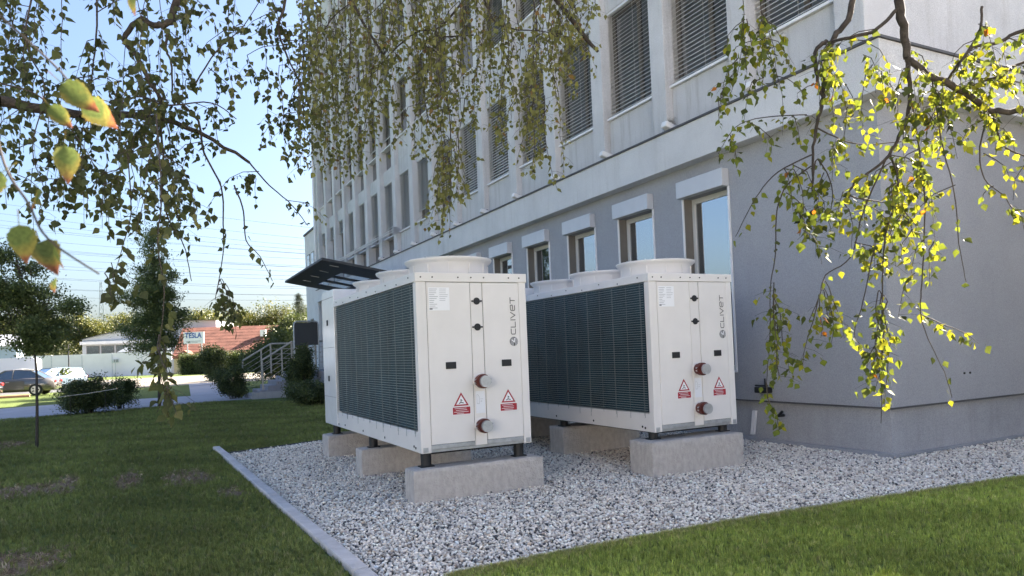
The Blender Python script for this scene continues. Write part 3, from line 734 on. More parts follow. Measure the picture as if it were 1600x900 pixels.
# ================================================================== BACKGROUND: wall, hall, house, cars, cables
WL = empty('boundary_wall', (-24, 123, 0)); WL.rotation_euler.z = math.atan2(113.5 - 123, 2.6 + 24); tag(WL, 'long white boundary wall behind the parked cars', 'wall')
wl = math.hypot(26.6, 9.5)
for i in range(7): MB().box(i * wl / 7 + .02, (i + 1) * wl / 7 - .02, 0, .25, 0, 3.35 + .02 * (i % 3)).build('wall_panel', K['whitewall'], WL)
for i in range(8): MB().box(i * wl / 7 - .0199, i * wl / 7 + .0199, -.06, .02, 0, 3.4).build('post', K['hallw'], WL)
nb = empty('number_sign', (-4.6, 115.7, 0)); tag(nb, 'small grey number sign standing at the white wall', 'sign')
MB().box(-.04, .04, -.04, .04, 0, 2.3).build('pole', K['galv'], nb)
MB().box(-.45, .45, -.07, -.045, 2.0, 2.5).build('plate', K['hallw'], nb)
MB().box(-.12, -.04, -.08, -.0705, 2.06, 2.44).box(.10, .18, -.08, -.0705, 2.06, 2.44).box(.26, .34, -.08, -.0705, 2.06, 2.44).build('number', K['ink'], nb)
HL = empty('industrial_hall', (-9.5, 128, 0)); HL.rotation_euler.z = R(-20); tag(HL, 'grey industrial hall with shallow arched roof behind the white wall', 'building')
Wd = 20.0; n = 18
prof = [(Wd * i / n, 5.6 + 2.6 * math.sin(math.pi * min(1, (i / n) * .56 + .02))) for i in range(n + 1)]
s = MB(); s.prism([(0, 0, 0), (Wd, 0, 0)] + [(x, 0, z) for x, z in reversed(prof)], (0, 16, 0)); s.build('wall', K['hallw'], HL)
s = MB()
for i in range(n): s.quad((prof[i][0], -.6, prof[i][1] + .05), (prof[i + 1][0], -.6, prof[i + 1][1] + .05), (prof[i + 1][0], 16.5, prof[i + 1][1] + .05), (prof[i][0], 16.5, prof[i][1] + .05))
s.build('roof', K['hallroof'], HL)
MB().box(-.1, Wd + .1, -.6, -.01, 5.0, 5.45).build('gutter_band', K['alu'], HL)
for i in range(9):
    q = MB().box(.6 + i * 2.15, .6 + i * 2.15 + 1.95, -.06, -.005, 3.2, 4.8).build('window', K['frame'], HL); MB().box(.7 + i * 2.15, .6 + i * 2.15 + 1.85, -.08, -.061, 3.3, 4.7).build('pane', K['glass'], q)
HS = empty('red_roof_house', (3.4, 116, 0)); HS.rotation_euler.z = R(-18); tag(HS, 'house with large red tiled roof behind the hedge', 'house')
MB().box(0, 17, 0, 9, 0, 3.2).build('wall', K['housew'], HS)
rf = MB().prism([(-.5, -.6, 2.4), (-.5, -.6, 2.6), (-.5, 5.0, 7.0), (-.5, 9.8, 2.6), (-.5, 9.8, 2.4), (-.5, 5.0, 6.8)], (18, 0, 0)).build('roof', K['tile'], HS)
for r in range(9):
    t = r / 9; y = -.6 + 5.6 * t; z = 2.61 + 4.4 * t
    MB().obox((8.5, y + .1, z + .05), (8.98, 0, 0), (0, .13, .10), (0, -.02, .025)).build('tile_course', K['tile'], rf)
MB().box(11.5, 12.3, 2.2, 3.0, 5.2, 6.2).build('roof_window', K['white'], HS)
for x in (1.5, 5, 9): 
    q = MB().box(x, x + 1.2, -.05, -.005, .9, 2.2).build('window', K['framew'], HS); MB().box(x + .08, x + 1.12, -.07, -.051, .98, 2.12).build('pane', K['glass'], q)
# small ochre gable in front of it
OG = empty('ochre_shed', (2.9, 113.5, 0)); OG.rotation_euler.z = R(-18); tag(OG, 'small ochre shed with orange roof at the end of the white wall', 'shed')
MB().box(0, 3.0, 0, 2.4, 0, 2.3).build('wall', K['housew'], OG); MB().prism([(-.2, -.3, 2.2), (3.2, -.3, 2.2), (1.5, -.3, 3.4)], (0, 3, 0)).build('roof', K['tile'], OG)
# billboard
SG = empty('billboard', (4.0, 107, 0)); SG.rotation_euler.z = R(-22); tag(SG, 'white billboard with blue lettering in front of the red roof', 'billboard')
MB().box(0, 2.75, -.05, .05, 4.15, 5.75).build('board', K['white'], SG)
for x in (.4, 2.3): MB().box(x, x + .12, .06, .16, 0, 5.4).build('post', K['galv'], SG)
cu = bpy.data.curves.new('lettering', 'FONT'); cu.body = 'TESLA'; cu.size = .98; cu.extrude = .01; cu.offset = .025; cu.align_x = 'CENTER'
to = bpy.data.objects.new('lettering', cu); COL.objects.link(to)
bpy.context.view_layer.update()
me = bpy.data.meshes.new_from_object(to.evaluated_get(bpy.context.evaluated_depsgraph_get())); me.name = 'lettering'; bpy.data.objects.remove(to)
me.materials.clear(); me.materials.append(K['signb'])
lo = inst('lettering', me, SG, (1.32, -.065, 4.95), (R(90), 0, 0), (.82, 1, 1))
MB().box(.35, 2.3, -.062, -.0505, 4.45, 4.52).box(.35, 1.9, -.062, -.0505, 4.28, 4.34).build('printed_line', K['print'], SG)

def car(name, paint, loc, rz, label, L=4.5, H=1.46, estate=False):
    C = empty(name, loc); C.rotation_euler.z = rz; tag(C, label, 'car', 'cars parked along the road')
    hl = L / 2; hw = .89
    # side profile of the lower body lofted over rounded cross sections
    st = [(-hl, .62, .45, .60), (-hl + .08, .86, .30, .80), (-hl + .55, .95, .24, .86), (-.9, .97, .22, .89), (.55, .95, .22, .89), (1.05, .90, .23, .88), (hl - .45, .76, .26, .82), (hl - .08, .62, .32, .70), (hl, .50, .42, .52)]
    vs = []; m = 10
    for (x, zt, zb, w_) in st:
        ring = [(0, zb), (w_ * .85, zb), (w_ * .98, zb + .12), (w_, (zt + zb) / 2), (w_ * .97, zt - .10), (w_ * .86, zt), (0, zt + .02)]
        full = ring + [(-a, b) for a, b in reversed(ring[1:-1])]; m = len(full); vs += [(x, a, b) for a, b in full]
    s = MB(); s.add(vs, [(i * m + k, i * m + (k + 1) % m, (i + 1) * m + (k + 1) % m, (i + 1) * m + k) for i in range(len(st) - 1) for k in range(m)] + [tuple(range(m - 1, -1, -1)), tuple(range((len(st) - 1) * m, len(st) * m))], True)
    s.build('body', paint, C)
    rear = -hl + (.12 if estate else .45)
    gl = [(rear, .90, .74), (rear + (.25 if estate else .75), H - .07, .60), (-.6, H - .01, .62), (.05, H - .04, .61), (1.05, .88, .74)]
    s = MB(); vs = []
    for (x, z, w_) in gl: vs += [(x, -.80 if z < .95 else -.79, .88), (x, -w_, z), (x, w_, z), (x, .80 if z < .95 else .79, .88)]
    s.add(vs, [(i * 4 + k, i * 4 + k + 1, i * 4 + k + 5, i * 4 + k + 4) for i in range(4) for k in range(3)] + [(0, 1, 2, 3), (19, 18, 17, 16)]); s.build('window_glass', K['carglass'], C)
    s = MB(); rp_ = [(gl[1][0] - .05, H - .065), (-.6, H), (.08, H - .03)]
    s.add([(x, y, z + .012) for x, z in rp_ for y in (-.60, .60)] + [(x, y, z - .03) for x, z in rp_ for y in (-.64, .64)], [(0, 2, 3, 1), (2, 4, 5, 3), (0, 6, 8, 2), (2, 8, 10, 4), (1, 3, 9, 7), (3, 5, 11, 9), (0, 1, 7, 6), (4, 10, 11, 5)], False); s.build('roof', paint, C)
    for sy in (-1, 1):
        s = MB()
        for (xa, za, xb_, zb_) in ((.08, H - .04, 1.02, .90), (-.30, H - .02, -.26, .90), (gl[1][0], H - .07, rear + .05, .92)): s.tube([(xa, sy * .625, za), ((xa + xb_) / 2, sy * .72, (za + zb_) / 2 + .01), (xb_, sy * .80, zb_)], .032, n=6)
        s.build('pillar', paint, C)
        MB().box(.72, .92, sy * .99 - .09, sy * .99 + .09, .92, 1.05, .04).build('mirror', paint, C)
        MB().box(hl - .24, hl - .05, sy * .56 - .13, sy * .56 + .13, .56, .68, .03).build('headlight', K['white'], C)
        MB().box(-hl - .005, -hl + .12, sy * .60 - .12, sy * .60 + .12, .68, .82, .03).build('tail_light', K['lampred'], C)
        d = MB().box(-.85, .78, sy * .893 - .004, sy * .893 + .004, .36, .83).build('door', paint, C)
        MB().box(-.15, .02, sy * .91 - .01, sy * .91 + .01, .76, .79).build('handle', K['rim'], d)
        for x in (hl - .88, -hl + .92):
            wv = MB().cyl((x, sy * .90, .32), (0, -sy, 0), .32, .20, 28).build('wheel', K['tyre'], C)
            r_ = MB().cyl((x, sy * .915, .32), (0, -sy, 0), .215, .02, 24)
            r_.build('rim', K['rim'], wv)
            sp = MB()
            for q in range(5): a = R(72 * q + 36); sp.obox((x + .13 * math.cos(a), sy * .918, .32 + .13 * math.sin(a)), (.05 * math.cos(a), 0, .05 * math.sin(a)), (-.028 * math.sin(a), 0, .028 * math.cos(a)), (0, .003, 0))
            sp.build('rim_opening', K['dark'], wv)
    return C
car('parked_car', K['carsilver'], (-6.95, 47.6, .012), R(172), 'grey-brown saloon with pale wheels parked broadside at the left', 4.6)
car('parked_car', K['carblack'], (-9.0, 43.6, .012), R(166), 'dark car of which only the rear wheel shows at the left edge', 4.4)
car('parked_car', K['carblue'], (-6.3, 57.5, .012), R(215), 'blue-grey car parked behind the round shrub', 4.4, 1.5, True)
car('parked_car', K['carwhite'], (-8.6, 60.5, .012), R(190), 'white car behind the roof of the grey-brown saloon', 4.5, 1.5)
car('parked_car', K['carblue'], (-6.9, 66.0, .012), R(200), 'farther dark blue car seen between two parked cars', 4.5, 1.5)
# white van with sloping roof, blue shed
VN = empty('white_van', (-10.2, 66, .012)); VN.rotation_euler.z = R(175); tag(VN, 'white van with rounded roof standing behind the parked cars', 'van')
s = MB(); s.prism([(-2.4, -.95, .35), (2.5, -.95, .35), (2.55, -.95, 1.0), (1.9, -.95, 1.25), (1.1, -.95, 2.1), (.4, -.95, 2.35), (-2.1, -.95, 2.4), (-2.4, -.95, 2.2)], (0, 1.9, 0)); s.build('body', K['carwhite'], VN)
MB().prism([(1.82, -.96, 1.3), (1.15, -.96, 2.0), (.55, -.96, 2.02), (.55, -.96, 1.3)], (0, 1.92, 0)).build('side_window', K['carglass'], VN)
for x in (-1.5, 1.6):
    for y in (-.97, .77): wv = MB().cyl((x, y, .34), (0, 1, 0), .34, .2, 24).build('wheel', K['tyre'], VN); MB().cyl((x, y - .01, .34), (0, 1, 0), .2, .22, 20).build('rim', K['rim'], wv)
BS = empty('blue_shed', (-26, 96, 0)); tag(BS, 'pale blue shed at the far left behind the van', 'shed')
MB().box(0, 12.5, 0, 6, 0, 4.2).build('wall', mat('pale_blue_sheet', (.30, .38, .48), .6, var=.06), BS); MB().prism([(-.3, -.4, 4.2), (-.3, 6.4, 4.2), (-.3, 3, 5.6)], (13.1, 0, 0)).build('roof', K['hallroof'], BS)
MB().box(8, 11, -.05, -.003, 0, 2.8).build('door', K['white'], BS)
def pole(name, x, y, h, r, m, label, cat='pole'):
    P = empty(name, (x, y, 0)); tag(P, label, cat)
    MB().cyl((0, 0, 0), (0, 0, 1), r, h, 10, r * .7).build('shaft', m, P); MB().cyl((0, 0, 0), (0, 0, 1), r * 2, .12, 10).build('foot', m, P); return P
lp_ = pole('lamp_post', -10.9, 82, 8.0, .09, K['galv'], 'thin grey lamp post standing before the white wall', 'lamp post')
MB().box(-.1, .9, -.08, .08, 7.95, 8.1, .03).build('lamp_head', K['galv'], lp_)
pole('sign_post', 4.15, 62, 2.6, .05, K['galv'], 'slim grey sign post in front of the hedge', 'post')
sp_ = pole('sign_post', -6.2, 70, 3.4, .06, K['dark'], 'dark post rising behind the grey-brown saloon', 'post')
# low rope fence along the shrub
RF = empty('low_rail', (-2.45, 24.4, 0)); tag(RF, 'pale thin rail in front of the dark twiggy shrub', 'rail')
MB().tube([(0, 0, .60), (.75, .0, .66), (1.5, -.1, .76)], .011, n=6, cap=True).build('bar', K['rail'], RF)
for x, y, z in ((.3, .0, .62), (1.2, -.06, .71)): MB().cyl((x, y, 0), (0, 0, 1), .007, z, 8).build('post', K['trunk'], RF)
# lattice mast far away
LM = empty('lattice_mast', (-17.5, 330, 0)); tag(LM, 'slender lattice mast above the far trees', 'mast')
s = MB()
for a in (-1, 1):
    for b in (-1, 1): s.tube([(a * 1.6, b * 1.6, 0), (a * .3, b * .3, 36)], .16, n=4)
for q in range(12):
    z = q * 3; w_ = 1.6 - 1.3 * z / 36; w2 = 1.6 - 1.3 * (z + 3) / 36
    s.tube([(-w_, -w_, z), (w2, -w2, z + 3)], .09, n=4); s.tube([(w_, -w_, z), (-w2, -w2, z + 3)], .09, n=4)
s.build('lattice', K['galv'], LM)
# overhead cables sweeping over the car park
ORD = ['first', 'second', 'third', 'fourth', 'fifth', 'sixth', 'seventh', 'eighth', 'ninth', 'tenth', 'eleventh', 'twelfth', 'thirteenth', 'fourteenth', 'fifteenth', 'sixteenth', 'seventeenth', 'eighteenth']
ck = mat('cable_aluminium', (.20, .21, .23), .5, metal=.3)
hs = [20.9, 19.4, 18.9, 17.6, 17.2, 16.9, 16.2, 15.3, 15.0, 14.8, 14.1, 13.2, 12.9, 12.1, 11.7, 10.9, 10.6, 9.6]
for i, h in enumerate(hs):
    dy = rng.uniform(-4, 4); A = Vector((-11, 95 + dy, h)); Bp = Vector((16, 81.4 + dy, h - 2.4 - (h - 12.8) * .30 + rng.uniform(-.25, .25))); st = Bp - A; P = []
    sg = rng.uniform(.0010, .0016)
    for k in range(31):
        t = -2.6 + 5.2 * k / 30; p = A + st * t; p.z += sg * (st.length ** 2) * ((t - .5) ** 2 - .25) * .5; P.append(p)
    o = MB().tube(P, .016, n=4).build('power_cable', ck); tag(o, 'thin overhead power cable, ' + ORD[i] + ' from the top, crossing the pale sky', 'cable', 'overhead power cables')

# ================================================================== SCATTER SOURCES
def leaf_mesh(name, m, seed, wide=.40, fold=.12, n=5, shape='birch'):
    """ovate pointed leaf hanging from its stalk at the origin, tip at -Z, folded along the midrib"""
    q = random.Random(seed); vs = []; fs = []
    pr = [(.0, .0), (.16, .62), (.30, .98), (.48, .86), (.70, .46), (1.0, .0)] if shape == 'birch' else [(.0, .0), (.25, .8), (.5, 1.0), (.75, .7), (1.0, 0)]
    bend = q.uniform(-.14, .14)
    for i, (t, wv) in enumerate(pr):
        w_ = wide * wv * q.uniform(.92, 1.08); y = bend * t * t
        vs += [(-w_, y - fold * w_ * 1.3, -t + (.02 if 0 < t < 1 else 0)), (0, y, -t), (w_, y - fold * w_ * 1.3, -t + (.02 if 0 < t < 1 else 0))]
    for i in range(len(pr) - 1):
        for k in (0, 1):
            a, b, c, d = i * 3 + k, i * 3 + k + 1, (i + 1) * 3 + k + 1, (i + 1) * 3 + k
            ids = []
            for z in (a, b, c, d):
                if not any((Vector(vs[z]) - Vector(vs[y_])).length < 1e-5 for y_ in ids): ids.append(z)
            if len(ids) > 2: fs.append(tuple(ids))
    # stalk
    nv = len(vs); vs += [(-.012, 0, 0), (.012, 0, 0), (.03, .02, .32), (.012, .02, .32)]; fs.append((nv, nv + 1, nv + 2, nv + 3))
    me = bpy.data.meshes.new(name); me.from_pydata(vs, [], fs); me.materials.append(m); me.polygons.foreach_set('use_smooth', [True] * len(fs)); me.update(); return me
LEAF_I = [leaf_mesh('birch_leaf', K['leaf_i'], s, .36 + .05 * (s % 3), .10 + .08 * s) for s in range(4)]
LEAF_O = [leaf_mesh('leaf', K['leaf_o'], s, .36 + .05 * (s % 3), .10 + .08 * s) for s in range(4)]
def clump_mesh(name, m, seed, n=14, size=.34):
    """a sprig of small leaves around a point, about unit size"""
    q = random.Random(seed); vs = []; fs = []
    for i in range(n):
        c = Vector((q.gauss(0, .42), q.gauss(0, .42), q.gauss(0, .42)))
        r = Euler((q.uniform(-1.2, 1.2), q.uniform(-1.2, 1.2), q.uniform(0, 6.28))).to_matrix(); L_ = size * q.uniform(.7, 1.25); w_ = L_ * .34; b = len(vs)
        for p in ((0, 0, 0), (-w_, .06 * L_, .45 * L_), (0, 0, L_), (w_, .06 * L_, .45 * L_)): vs.append(tuple(c + r @ Vector(p)))
        fs += [(b, b + 1, b + 2), (b, b + 2, b + 3)]
    me = bpy.data.meshes.new(name); me.from_pydata(vs, [], fs); me.materials.append(m); me.update(); return me
CLUMP = [clump_mesh('leaf_clump', K['fol_i'], s) for s in range(4)]
FINE = [clump_mesh('fine_clump', K['fol_i'], s + 20, 26, .22) for s in range(3)]
def tints(n, cols, jitter=.18):
    c = np.array([x[:3] for x in cols]); p = np.array([x[3] for x in cols]); i = nrg.choice(len(cols), n, p=p / p.sum())
    return np.clip(c[i] * (1 + nrg.normal(0, jitter, (n, 1))), .003, .9)

def cloud(name, pts, size, cols, parent, src=None, jit=.3):
    n = len(pts); src = src or CLUMP
    return scatter(name, pts, nrg.uniform(0, 6.28, (n, 3)), np.repeat(size * nrg.uniform(1 - jit, 1 + jit, (n, 1)), 3, 1), tints(n, cols), nrg.integers(0, len(src), n), src, parent)
def ball(n, c, r, shell=.35):
    """points in an ellipsoid, denser towards the outside, broken into lobes"""
    d = nrg.normal(0, 1, (n, 3)); d /= np.linalg.norm(d, axis=1)[:, None]
    lob = .82 + .18 * np.sin(d[:, 0] * 5 + c[0] * 3) * np.cos(d[:, 1] * 4 + c[1]) + .12 * np.sin(d[:, 2] * 7 + c[0])
    rr = (nrg.uniform(shell ** 3, 1, n)) ** (1 / 3) * lob
    return d * rr[:, None] * np.array(r) + np.array(c)
G_DARK = [(.048, .066, .024, 3), (.070, .092, .032, 3), (.105, .125, .044, 1.4)]
G_MID = [(.045, .066, .018, 3), (.068, .092, .026, 3), (.10, .12, .036, 1)]
G_SUN = [(.085, .095, .022, 3), (.13, .125, .032, 2), (.055, .070, .020, 3)]

def clusters(blobs, n, spread, per=46):
    """foliage gathered in separate sprays near the outside of the given ellipsoids"""
    vol = np.array([b[1][0] * b[1][1] * b[1][2] for b in blobs]); k = max(4, n // per); out = []
    for b, v in zip(blobs, vol):
        m = max(2, int(round(k * v / vol.sum()))); c = ball(m, b[0], b[1], .45)
        for p in c:
            q = nrg.normal(0, 1, (per, 3)) * np.array([1.0, 1.0, .62]) * spread * nrg.uniform(.6, 1.5); out.append(q + p)
    return np.concatenate(out)
def shrub(name, loc, r, n, cols, label, size=.16, stems=7, cat='shrub', src=None, group=None):
    S = empty(name, loc); tag(S, label, cat, group)
    s = MB()
    for i in range(stems):
        a = rng.uniform(0, 6.28); q = rng.uniform(.3, .8)
        s.tube(cr([(.1 * math.cos(a), .1 * math.sin(a), 0), (r[0] * .35 * q * math.cos(a), r[1] * .35 * q * math.sin(a), r[2] * .9), (r[0] * q * math.cos(a), r[1] * q * math.sin(a), r[2] * 1.5)], 4), .016, .006, n=5)
    s.build('stem', K['trunk'], S)
    pts = clusters([((0, 0, r[2] * .98), (r[0] * .92, r[1] * .92, r[2] * .95))], n, min(r) * .17, 26); pts = pts[pts[:, 2] > .03]
    cloud('foliage', pts, size, cols, S, src); return S
shrub('round_shrub', (-1.75, 25.3, 0), (.95, .8, .62), 1500, G_DARK, 'dark twiggy rounded shrub at the edge of the paved path', .15, 26)
shrub('round_shrub', (-.95, 27.2, 0), (.55, .6, .62), 700, G_MID, 'lighter green shrub just behind the dark twiggy shrub', .14, 12)
shrub('leafy_shrub', (2.75, 29.3, 0), (.62, .7, .78), 900, G_DARK, 'dark leafy shrub left of the entrance steps', .17)
shrub('leafy_shrub', (4.55, 24.8, 0), (.55, .8, 1.0), 1500, G_DARK, 'tall dark shrub under the notice board beside the left cooling unit', .15)
shrub('leafy_shrub', (4.25, 22.0, 0), (.75, 1.2, .42), 1300, G_DARK, 'low spreading shrub behind the rear of the left cooling unit', .14)
shrub('leafy_shrub', (3.6, 50.0, 0), (.9, .9, 1.5), 900, G_DARK, 'slender bush before the clipped hedge', .30)
shrub('leafy_shrub', (6.3, 40.5, 0), (1.9, 1.6, 1.45), 2200, G_MID, 'large spreading bush behind the stair railings', .30)
HG = empty('clipped_hedge', (3.0, 100, 0)); HG.rotation_euler.z = R(-20); tag(HG, 'clipped green hedge in front of the red roofed house', 'hedge')
MB().box(.3, 13.7, .3, 1.1, 0, 2.3).build('core', K['soilcore'], HG)
pts = np.stack([nrg.uniform(0, 14, 5000), nrg.uniform(0, 1.4, 5000), nrg.uniform(0, 2.6, 5000)], 1); cloud('foliage', pts, .34, G_MID, HG)
# dark ivy-topped hedge against the annex
shrub('tall_hedge', (10.6, 60, 0), (2.2, 2.0, 2.75), 2600, G_DARK, 'dark tall bush whose top touches the annex wall', .42, cat='bush')

def leafy_tree(name, loc, trunk_h, trunk_r, blobs, n, size, cols, label, group=None, src=None, extra=None, spread=None):
    T_ = empty(name, loc); tag(T_, label, 'tree', group)
    top = max(b[0][2] + b[1][2] * .5 for b in blobs)
    s = MB(); s.tube(cr([(0, 0, -.05), (.02, .01, trunk_h * .5), (-.01, .0, trunk_h), (blobs[0][0][0], blobs[0][0][1], top)], 5), trunk_r, trunk_r * .3, n=9)
    tr = s.build('trunk', K['trunk'], T_)
    s = MB()
    for b in blobs:
        for i in range(5):
            e = Vector(b[0]) + Vector((rng.uniform(-1, 1) * b[1][0], rng.uniform(-1, 1) * b[1][1], rng.uniform(-.4, 1) * b[1][2])) * .75
            z = trunk_h + (top - trunk_h) * rng.uniform(0, .55); s.tube(cr([(0, 0, z), (e.x * .5, e.y * .5, (z + e.z) / 2 + .1), e], 4), trunk_r * .4, trunk_r * .1, n=5)
    s.build('limb', K['trunk'], T_)
    P = clusters(blobs, n, spread or size * .9, 40)
    if extra: P = extra(P)
    cloud('crown', P, size, cols, T_, src); return T_
def flat(P):
    P[:, 2] = np.maximum(P[:, 2], 1.74 + nrg.uniform(0, .10, len(P)) + .03 * np.sin(P[:, 0] * 9)); return P
leafy_tree('young_tree', (-1.9, 15.47, 0), 1.85, .030, [((-.3, 0, 2.15), (.98, .8, .44)), ((-.5, .1, 2.75), (.72, .6, .5)), ((.0, .1, 3.0), (.45, .45, .5)), ((-.75, 0, 3.3), (.45, .45, .5)), ((.42, 0, 2.5), (.42, .4, .32)), ((-.3, 0, 3.65), (.28, .28, .35))], 2300, .125, [(c_[0] * 1.55, c_[1] * 1.55, c_[2] * 1.5, c_[3]) for c_ in G_DARK], 'young tree with flat-bottomed dark crown on a thin trunk at the left', extra=flat)
leafy_tree('young_tree', (.2, 27.0, 0), 1.9, .060, [((-.1, 0, 2.6), (1.02, 1.0, .85)), ((-.05, 0, 3.6), (1.0, .95, .8)), ((.02, 0, 4.5), (.72, .7, .7)), ((0, 0, 5.3), (.42, .42, .6)), ((.6, 0, 3.2), (.4, .4, .35)), ((.05, .1, 5.8), (.25, .25, .35))], 2700, .17, [(c_[0] * 1.65, c_[1] * 1.65, c_[2] * 1.6, c_[3]) for c_ in G_DARK], 'young conical tree with dark dense crown in front of the path')
# unseen trees added behind the office block to shade the grass by the path
for x, y, h, wh in ((15.0, 42.5, 15, 'nearest'), (17.5, 48.5, 16, 'middle'), (20.5, 55, 16, 'farthest')):
    leafy_tree('added_shade_tree', (x, y, 0), h * .3, .22, [((0, 0, h * .6), (3.4, 3.4, h * .33)), ((-1.2, .5, h * .45), (2.6, 2.6, h * .22)), ((1.2, -.5, h * .75), (2.2, 2.2, h * .2))], 2600, .75, G_MID, wh + ' of three unseen broad trees added behind the office block for shade', 'shade trees added behind the office block')
# far trees behind the wall and house
far = [(-26, 150, 11.0, 6), (-18, 148, 11.5, 6), (-10.5, 146, 12.0, 5.5), (-4, 150, 12.3, 6), (3, 149, 11.6, 5.5), (10, 147, 12.2, 5), (16, 140, 12.0, 5), (22, 138, 12.8, 5.5), (27, 132, 10.5, 4.5), (33, 130, 11.6, 5)]
for i, (x, y, h, r_) in enumerate(far):
    leafy_tree('far_tree', (x, y, 0), h * .3, .25, [((0, 0, h * .58), (r_ * .8, r_ * .8, h * .30)), ((-r_ * .35, 0, h * .72), (r_ * .5, r_ * .5, h * .24)), ((r_ * .4, .5, h * .68), (r_ * .5, r_ * .5, h * .22))], 1100, .85, G_SUN if i not in (4, 8) else G_MID, ORD[i] + ' broad tree from the left in the far tree line behind wall and roofs', 'far tree line')
P = np.stack([nrg.uniform(-70, 90, 9000), nrg.uniform(165, 200, 9000), np.zeros(9000)], 1); P[:, 2] = nrg.uniform(0, 1, 9000) * (10.0 + 2.6 * np.sin(P[:, 0] * .21) + 1.6 * np.sin(P[:, 0] * .57 + 1))
o = cloud('woodland', P, 1.5, [(.055, .065, .028, 2), (.085, .09, .036, 2), (.035, .045, .022, 1)], None); tag(o, 'distant mixed woodland closing the horizon', 'woodland', kind='stuff')
SPR = empty('spruce_tree', (17.6, 96, 0)); tag(SPR, 'small pointed spruce beside the annex wall', 'tree')
MB().cyl((0, 0, 0), (0, 0, 1), .16, 10.2, 8, .02).build('trunk', K['trunk'], SPR)
pts = []
for k_ in range(16):
    z = 3.0 + k_ * .46; rr = 2.3 * (1 - (z - 2.6) / 8.0) + .1
    for q in range(9):
        a = rng.uniform(0, 6.28)
        for u in np.linspace(.15, 1, 7): pts.append((rr * u * math.cos(a), rr * u * math.sin(a), z - .35 * u * rr))
cloud('crown', np.array(pts), .32, [(.020, .032, .018, 1), (.03, .042, .022, 1)], SPR, FINE)
# unseen tall hedge added out to the right to keep the lawn in shade
HH = empty('added_shade_hedge', (11.6, -1.4, 0)); tag(HH, 'unseen tall hedge added on the right to shade the lawn', 'hedge')
MB().box(.35, 1.35, .3, 6.0, 0, 5.3).build('core', K['soilcore'], HH)
pts = np.stack([nrg.uniform(0, 1.7, 4500), nrg.uniform(0, 6.2, 4500), nrg.uniform(0, 5.7, 4500)], 1); cloud('foliage', pts, .22, G_MID, HH)

NH = empty('added_bounce_house', (-32, -44, 0)); tag(NH, 'unseen pale three-storey house added on the left to bounce sunlight', 'house')  # unseen house, added to bounce sunlight onto the facade and gravel
MB().box(0, 12, 0, 34, 0, 10).build('wall', mat('pale_render', (.68, .68, .69), .9, var=.05), NH)
MB().prism([(-.5, -.5, 10), (12.5, -.5, 10), (6, -.5, 14)], (0, 35, 0)).build('roof', K['tile'], NH)
nw = MB().box(12.001, 12.05, 0, 1.4, 0, 1.5).mesh('window', K['framew']); npn = MB().box(12.051, 12.06, .1, 1.3, .1, 1.4).mesh('pane', K['glassd'])
for fl in range(3):
    for q in range(9): wn = inst('window', nw, NH, (0, 1.4 + q * 3.6, 1.1 + fl * 3.1)); inst('pane', npn, wn)
# moss tuft lodged at the foot of a pilaster
pts = np.stack([nrg.uniform(-.09, .03, 260), nrg.normal(0, .05, 260), np.abs(nrg.normal(0, .10, 260))], 1) + np.array(MOSS) - np.array((XB, YC, 0))
cloud('moss', pts, .035, [(.05, .055, .02, 1), (.08, .07, .03, 1)], B, FINE)

